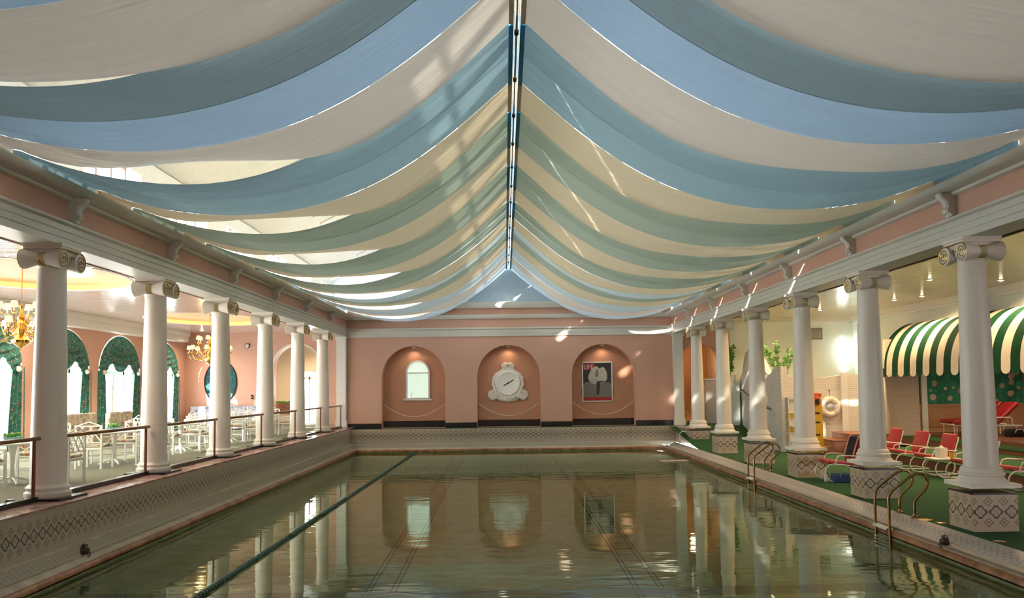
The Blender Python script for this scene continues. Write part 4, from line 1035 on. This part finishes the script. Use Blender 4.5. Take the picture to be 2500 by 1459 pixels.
# annex furniture behind the right arch
cbn = thing('cream_counter', 'cream counter seen through the right arch', 'counter', (9.45, 37.2, -.12))
b_ = MB(); b_.rbox(-.4, .42, -.7, .7, 0, 1.95, .02); b_.build('body', 'cream_paint', cbn); b_ = MB(); b_.rbox(-.46, .44, -.75, .75, 1.95, 2.02, .01); b_.build('top', 'column_white', cbn)
ach = thing('yellow_side_chair', 'yellow wooden chair seen through the right arch', 'chair', (8.1, 37.4, -.09))
for x in (-.2, .2):
    for y in (-.2, .2):
        b_ = MB(); b_.box(x-.025, x+.025, y-.025, y+.025, 0, .45 if y < 0 else .95); b_.build('leg', 'yellow_plastic', ach)
b_ = MB(); b_.rbox(-.24, .24, -.24, .24, .43, .48, .015); b_.build('seat', 'yellow_plastic', ach)
b_ = MB(); b_.box(-.2, .2, .185, .215, .8, .93); b_.box(-.2, .2, .185, .215, .62, .70); b_.build('backrest', 'yellow_plastic', ach)
hd = thing('wall_cabinet', 'cream wall cabinet with a dark green panel inside the right arch', 'cabinet', (7.55, 37.0, 1.55))
b_ = MB(); b_.rbox(-.25, .45, -.3, .3, 0, .85, .02); b_.build('body', 'cream_paint', hd); b_ = MB(); b_.box(-.05, .38, -.315, -.3, .35, .72); b_.build('panel', 'sign_green', hd)
ap = thing('annex_lamp', 'warm ceiling lamp in the room behind the right arch', 'light', (8.5, 37.3, 3.6))
b_ = MB(); b_.lathe([(.16, 0), (.14, -.06), (.001, -.09)], 20); b_.build('diffuser', 'lamp_glow', ap); lamp('POINT', ap, (0, 0, -.2), 20, (1, .62, .28), .1)

# awning
aw = thing('striped_awning', 'green and white striped awning over the right cabana', 'awning', (0, 0, 0))
AY0, AY1, SWD = 8.0, 29.75, .425
ns = int((AY1-AY0)/SWD)
def aprof(t): return (15.2-1.34*math.cos(t*PI/2)**1.0, 2.14+1.66*math.sin(t*PI/2))
cn = MB(); vl = MB()
for k in range(ns):
    y0, y1 = AY1-(k+1)*SWD, AY1-k*SWD
    cn.grid(lambda u, v: (aprof(v)[0], y0+(y1-y0)*u, aprof(v)[1]-.02*math.sin(PI*u)*math.sin(PI*v)), 4, 22, k % 2)
    n = 10; vs = []; 
    for i in range(n+1):
        s_ = i/n; vs += [(13.86, y0+(y1-y0)*s_, 2.14), (13.85, y0+(y1-y0)*s_, 1.95), (13.85, y0+(y1-y0)*s_, 1.95-.13*math.sqrt(max(0, 1-(2*s_-1)**2)))]
    fs = []
    for i in range(n):
        for j in range(2): fs.append((i*3+j, i*3+3+j, i*3+4+j, i*3+1+j))
    vl.add(vs, fs, k % 2, False)
o = cn.build('canopy', ['awning_green', 'awning_white'], aw, clean=True); v_ = vl.build('valance', ['awning_green', 'awning_white'], aw, clean=True)
b_ = MB(); b_.tube([(13.90, AY0, 2.12), (13.90, AY1, 2.12)], .02, 8); b_.tube([(13.90, AY1, 2.12), (15.2, AY1, 2.12)], .02, 8); b_.tube([(aprof(t/10)[0]+.03, AY1, aprof(t/10)[1]-.02) for t in range(11)], .02, 8); b_.build('frame', 'white_metal', aw)

# ================================================================ CEILING DOWNLIGHTS
def downlight(label, x, y, z, e, grp, col=WARM, lens='lamp_glow'):
    r = thing('recessed_downlight', label, 'light', (x, y, z), 0, grp)
    b_ = MB(); b_.lathe([(.10, 0), (.10, -.015), (.075, -.02), (.07, 0)], 24); b_.build('trim_ring', 'white_metal', r)
    b_ = MB(); b_.lathe([(.07, -.008), (.04, -.03), (.001, -.04)], 20); b_.build('lens', lens, r)
    lamp('SPOT', r, (0, 0, -.06), e, col, .06, spot=2.6)
DL = [(-8.15, 13.9, 'left of the nearest left column'), (-8.3, 16.2, 'between the first and second left columns'), (-8.1, 19.9, 'between the second and third left columns'), (-8.1, 23.6, 'between the third and fourth left columns'), (-8.0, 27.2, 'between the fourth and fifth left columns'), (-8.0, 31.2, 'near the lobby arch'), (-12.3, 14.3, 'by the nearest window'), (-12.4, 22.8, 'between the two chandeliers near the windows'), (-12.4, 33.4, 'above the oval panel')]
for x, y, lb in DL: downlight('lit ceiling downlight over the dining terrace, '+lb, x, y, ZC, 70, 'downlights over the dining terrace', (1, .80, .60))
DR = [(13.6, 28.0, 'right of the second column, left of a pair'), (14.0, 26.9, 'right of the second column, right of a pair'), (14.2, 22.9, 'right of the nearest column'), (12.0, 22.6, 'between the two nearest right columns'), (10.0, 31.0, 'above the stair wall'), (12.4, 31.6, 'before the air grille'), (10.2, 17.6, 'above the near red armchairs'), (13.2, 18.4, 'above the awning near the camera'), (9.6, 26.4, 'over the yellow backboard')]
for x, y, lb in DR: downlight('lit ceiling downlight over the right aisle, '+lb, x, y, ZR, 135, 'downlights over the right aisle', (1, .68, .36))
for k, (x, lb) in enumerate(((15.9, 'over the chaise longues'), (17.6, 'deep in the cabana'))):
    downlight('lit ceiling downlight in the cabana, '+lb, x, 26.6, 3.0, 45, 'cabana downlights')
for k, n_ in enumerate(NI):   # spots invented to brighten the niches, at the crown of each arch
    downlight('small added light in the crown of the '+['left', 'middle', 'right'][k]+' niche', n_[0], YB+.22, 3.42, 5, 'added niche lights', (1, .8, .58), 'dim_lens')
downlight('lit ceiling downlight in the lobby behind the left arch', -9.0, 37.2, 4.0, 120, 'lobby downlights')

# ================================================================ LEFT DINING ROOM
def chandelier(label, x, y):
    r = thing('brass_chandelier', label, 'chandelier', (x, y, 0), 0, 'brass chandeliers')
    b_ = MB(); b_.tube([(0, 0, ZC+.2), (0, 0, 3.5)], .010, 6); b_.lathe([(.07, ZC+.23), (.06, ZC+.18), (.01, ZC+.15)], 16); b_.build('chain', 'brass', r)
    b_ = MB(); b_.lathe([(.001, 2.50), (.02, 2.53), (.012, 2.56), (.06, 2.60), (.17, 2.68), (.18, 2.74), (.10, 2.80), (.05, 2.83), (.07, 2.90), (.09, 2.97), (.05, 3.03), (.03, 3.10), (.07, 3.16), (.08, 3.22), (.04, 3.28), (.025, 3.40), (.04, 3.46), (.001, 3.52)], 24); b_.build('body', 'brass', r)
    for tier, (n, R_, z0, zt) in enumerate(((8, .68, 2.86, 3.00), (6, .40, 3.10, 3.34))):
        for k in range(n):
            a = 2*PI*(k+.5*tier)/n+.2; c, s = math.cos(a), math.sin(a)
            f = lambda rr, z: (rr*c, rr*s, z)
            arm = MB(); arm.tube([f(.05, z0), f(R_*.3, z0-.03), f(R_*.6, z0-.17), f(R_*.85, z0-.15), f(R_, z0-.02), f(R_, zt-.06)], .011, 6)
            arm.tube([f(R_*.3, z0-.03), f(R_*.42, z0+.06), f(R_*.52, z0+.02), f(R_*.46, z0-.03)], .008, 5)
            arm.lathe([(.001, zt-.08), (.05, zt-.05), (.055, zt-.03), (.02, zt-.03)], 12, 0, Matrix.Translation((R_*c, R_*s, 0))); ao = arm.build('arm', 'brass', r)
            cd = MB(); cd.lathe([(.016, zt-.03), (.016, zt+.12)], 8, 0, Matrix.Translation((R_*c, R_*s, 0))); cd.build('candle', 'paper_white', ao)
            sd = MB(); sd.lathe([(.085, zt+.07), (.055, zt+.20)], 16, 0, Matrix.Translation((R_*c, R_*s, 0))); sd.build('lamp_shade', 'shade_glow', ao)
    lamp('POINT', r, (0, 0, 3.0), 12, (1, .74, .42), .4)
    return r
chandelier('near brass chandelier with white shades behind the nearest left column', CH[0][0], CH[0][1])
chandelier('far brass chandelier with white shades behind the third left column', CH[1][0], CH[1][1])
# curtains
def curtain(wy, label):
    r = thing('floral_curtain', label, 'curtain', (-13.79, wy, 0), 0, 'green floral curtains in the arched windows')
    def top(s): return ASP+ARISE*math.sqrt(max(0, 1-s*s))-.02
    def bot(s):
        a = abs(s); return 2.34+.26*math.exp(-((a-.42)/.16)**2)-.10*math.exp(-((a-.78)/.12)**2)+(.02 if a > .9 else 0)
    def fn(u, v):
        s = (u*2-1)*.985; zt, zb = top(s), min(bot(s), top(s)-.02); z = zb+(zt-zb)*v
        fold = math.sin((z*26)+abs(s)**1.5*-9+.8*math.sin(3*s))
        return (.10+.075*fold*math.sin(PI*min(1, v*1.15+.08))*(1-.4*abs(s)), s*AH*1.0, z)
    b_ = MB(); b_.grid(fn, 64, 34); b_.build('swag', 'curtain_floral', r, clean=True)
    for sg in (-1, 1):
        def fp(u, v):
            z = .005+(2.36-.005)*v; wd = .30+.16*(1-v)**.7; yc = sg*(1.53-.5*wd)
            return (.07+.05*math.sin(u*2*PI*4+sg), yc+sg*(u-.5)*wd*2*.9, z)
        p_ = MB(); p_.grid(fp, 40, 16); p_.build('side_panel', 'curtain_floral', r, clean=True)
        t_ = MB(); t_.ball((.16, sg*1.28, 2.30), .085, 0, 12); t_.build('tieback_rosette', 'paper_white', r)
    return r
cu = ['green floral swagged curtain at the left edge of the photo', 'green floral swagged curtain just right of the nearest left column', 'green floral swagged curtain fully in view between two left columns', 'green floral swagged curtain in the last arch, beside the second left column']
for k, wy in enumerate(WIN[3:]): curtain(wy, cu[k])
# sofas
def sofa(label, loc, rz, L, mat, grp='floral banquette sofas'):
    r = thing('banquette_sofa', label, 'sofa', loc, rz, grp)
    b_ = MB(); b_.rbox(-L/2, L/2, -.38, .38, .08, .30, .03); b_.build('base', mat, r)
    n = max(2, int(L/.8))
    for k in range(n):
        b_ = MB(); w_ = L/n; b_.rbox(-L/2+k*w_+.01, -L/2+(k+1)*w_-.01, -.40, .24, .30, .47, .05); b_.build('seat_cushion', mat, r)
        b_ = MB(); b_.rbox(-L/2+k*w_+.01, -L/2+(k+1)*w_-.01, .22, .40, .42, .98, .06); b_.build('back_cushion', mat, r)
    for s_ in (-1, 1):
        for y in (-.3, .3):
            l_ = MB(); l_.tube([(s_*(L/2-.1), y, 0), (s_*(L/2-.1), y, .09)], .025, 6); l_.build('leg', 'wood_brown', r)
    return r
sofa('yellow and red floral sofa below the window right of the nearest column', (-12.6, 24.6, 0), PI/2, 2.4, 'sofa_floral')
sofa('yellow floral sofa in front of the fully visible curtained window', (-12.4, 27.0, 0), PI/2, 1.6, 'sofa_floral')
sofa('pale blue floral sofa under the oval panel on the end wall', (-11.8, 34.5, 0), 0, 3.2, 'sofa_blue')
# trellis chairs and tables
def trellis_chair(label):
    r = thing('trellis_chair', label, 'chair', (0, 0, 0), 0, 'white trellis-back dining chairs'); W_, D_ = .27, .25
    for sx in (-1, 1):
        for sy_ in (-1, 1):
            l_ = MB(); l_.box(sx*W_-.018, sx*W_+.018, sy_*D_-.018, sy_*D_+.018, 0, .92 if sy_ > 0 else .66); l_.build('leg', 'white_lacquer', r)
    fr_ = MB(); fr_.rbox(-W_-.01, W_+.01, -D_, D_, .40, .45, .01)
    fr_.box(-W_, W_, -D_-.012, -D_+.012, .18, .20); fr_.build('seat_frame', 'white_lacquer', r)
    cs = MB(); cs.rbox(-W_+.01, W_-.01, -D_+.01, D_-.02, .45, .51, .025); cs.build('seat_cushion', 'sofa_floral', r)
    b_ = MB(); y = D_
    def bar(p, q): b_.tube([(p[0], y, p[1]), (q[0], y, q[1])], .013, 5)
    bar((-W_, .90), (W_, .90)); bar((-W_, .56), (W_, .56))
    for k in range(3):
        x0 = -W_+k*.18; bar((x0, .56), (min(W_, x0+.27), .56+.34*min(1, (min(W_, x0+.27)-x0)/.27))); bar((x0, .90), (min(W_, x0+.27), .90-.34*min(1, (min(W_, x0+.27)-x0)/.27)))
    b_.tube([(-W_, y, .90), (0, y, .99), (W_, y, .90)], .013, 5); b_.build('trellis_back', 'white_lacquer', r)
    for sx in (-1, 1):
        a_ = MB(); a_.tube([(sx*W_, D_, .66), (sx*W_, -D_, .66)], .015, 6)
        a_.tube([(sx*W_, D_, .46), (sx*W_, -D_, .64)], .011, 5); a_.tube([(sx*W_, D_, .64), (sx*W_, -D_, .46)], .011, 5); a_.build('trellis_arm', 'white_lacquer', r)
    return r
def dining_table(label):
    r = thing('dining_table', label, 'table', (0, 0, 0), 0, 'white dining tables along the railing')
    t_ = MB(); t_.lathe([(.001, .70), (.46, .70), (.50, .715), (.50, .735), (.001, .74)], 36); t_.build('table_top', 'white_lacquer', r)
    p_ = MB(); p_.lathe([(.05, .04), (.035, .3), (.045, .5), (.08, .70)], 16); p_.build('pedestal', 'white_lacquer', r)
    for k in range(4):
        a = k*PI/2+PI/4; l_ = MB(); l_.tube([(.04*math.cos(a), .04*math.sin(a), .12), (.2*math.cos(a), .2*math.sin(a), .08), (.32*math.cos(a), .32*math.sin(a), .02)], .02, 6); l_.build('foot', 'white_lacquer', r)
    return r
tc, tt = None, None
bays = ['the nearest railing', 'the railing after the first left column', 'the railing after the second left column', 'the railing after the third left column', 'the railing after the fourth left column', 'the railing after the fifth left column']
for k in range(6):
    yc_ = LY[0]-1.75+3.75*k
    lb = 'round white dining table behind '+bays[k]
    if tt is None: tt = dining_table(lb); tt.location = (-8.75, yc_, 0)
    else: dup(tt, (-8.75, yc_, 0), lb)
    for j, (dx, dy, rz, ds) in enumerate(((.88, 0, -PI/2, 'with its back to'), (0, .88, 0, 'beyond the table behind'), (0, -.88, PI, 'before the table behind'), (-.88, 0, PI/2, 'facing the pool behind'))):
        lb = 'white trellis chair %s %s' % (ds, bays[k]); jx = .02*math.sin(k*3+j)
        if tc is None: tc = trellis_chair(lb); tc.location = (-8.75+dx, yc_+dy+jx, 0); tc.rotation_euler = (0, 0, rz)
        else: dup(tc, (-8.75+dx, yc_+dy+jx, 0), lb, rz)
    if k < 3:
        v = thing('centrepiece_bowl', 'teal centrepiece bowl on the table behind '+bays[k], 'bowl', (-8.75, yc_, .74), 0, 'teal centrepieces')
        b_ = MB(); b_.lathe([(.06, 0), (.14, .05), (.17, .10), (.16, .10), (.05, .02), (.001, .02)], 20); b_.build('bowl', 'teal_plastic', v)
        b_ = MB(); rnd = random.Random(k)
        for i in range(40):
            a, q = rnd.uniform(0, 2*PI), rnd.uniform(0, .14); b_.ball((q*math.cos(a), q*math.sin(a), .10+rnd.uniform(0, .06)), .025, 0, 6)
        b_.build('greenery', 'leaf_green', v)
# end wall: oval panel, speaker, switch, console, paddle sign
ov = thing('oval_wall_panel', 'dark teal oval panel with a black bow on the end wall', 'picture', (-12.2, YB, 2.0))
b_ = MB(); fo_ = lambda a, z, t: (a, -.03*t, z); b_.prism([(.66*math.cos(2*PI*i/48), .89*math.sin(2*PI*i/48)) for i in range(48)], fo_); b_.build('panel', 'oval_art', ov)
b_ = MB(); b_.tube([(.68*math.cos(2*PI*i/48), -.03, .91*math.sin(2*PI*i/48)) for i in range(48)], .03, 8, 0, True); b_.build('frame', 'black_metal', ov)
b_ = MB(); b_.ball((0, -.05, .98), .06); b_.ball((-.12, -.04, 1.02), .08, 0, 10, .6); b_.ball((.12, -.04, 1.02), .08, 0, 10, .6); b_.build('bow', 'black_metal', ov)
spk = thing('wall_speaker', 'small round metal speaker on the pink end wall', 'speaker', (-11.07, YB, 3.55))
b_ = MB(); b_.lathe([(.11, 0), (.11, .05), (.09, .06), (.001, .05)], 20, 0, Matrix.Rotation(PI/2, 4, 'X')); b_.build('body', 'lion_bronze', spk)
b_ = MB(); b_.lathe([(.085, .05), (.085, .062), (.001, .07)], 20, 0, Matrix.Rotation(PI/2, 4, 'X')); b_.build('grille', 'steel', spk)
swt = thing('wall_switch', 'small dark wall control on the pink end wall', 'switch', (-10.85, YB, 1.35))
b_ = MB(); b_.rbox(-.05, .05, -.03, 0, -.09, .09, .008); b_.build('plate', 'black_metal', swt)
b_ = MB(); b_.rbox(-.02, .02, -.045, -.028, -.03, .03, .004); b_.build('button', 'paper_white', swt)
cs_ = thing('lobby_console', 'brown lobby console with a row of greenery on top, through the arch', 'console table', (-9.95, 37.0, 0))
b_ = MB(); b_.rbox(-.6, .6, -.2, .2, .55, 1.02, .015); b_.build('cabinet_body', 'pink_marble', cs_)
for x in (-.52, .52):
    for y in (-.15, .15): l_ = MB(); l_.box(x-.03, x+.03, y-.03, y+.03, 0, .55); l_.build('leg', 'wood_brown', cs_)
b_ = MB(); rnd = random.Random(5)
for i in range(90): b_.ball((rnd.uniform(-.56, .56), rnd.uniform(-.13, .13), 1.03+rnd.uniform(0, .09)), .04, 0, 6)
b_.build('greenery', 'leaf_green', cs_)
pd = thing('paddle_sign', 'grey paddle-shaped sign on the lobby wall, through the arch', 'sign', (-8.15, 38.98, 0))
b_ = MB(); b_.prism([(.27*math.cos(2*PI*i/24), 1.30+.38*math.sin(2*PI*i/24)) for i in range(24)], lambda a, z, t: (a, -.03*t, z)); b_.build('blade', 'lavender', pd)
b_ = MB(); b_.box(-.06, .06, -.03, 0, 1.64, 2.1); b_.build('handle', 'lavender', pd)
ld = thing('arched_niche_plaque', 'dark arched plaque above the paddle sign on the lobby wall', 'plaque', (-8.15, 38.98, 0))
b_ = MB(); b_.prism(arch_poly(.16, 2.35, 2.75, .22), lambda a, z, t: (a, -.03*t, z)); b_.build('panel', 'grille_metal', ld); b_ = MB(); b_.ball((0, -.04, 2.62), .09, 0, 10, 1.6); b_.build('relief', 'black_metal', ld)
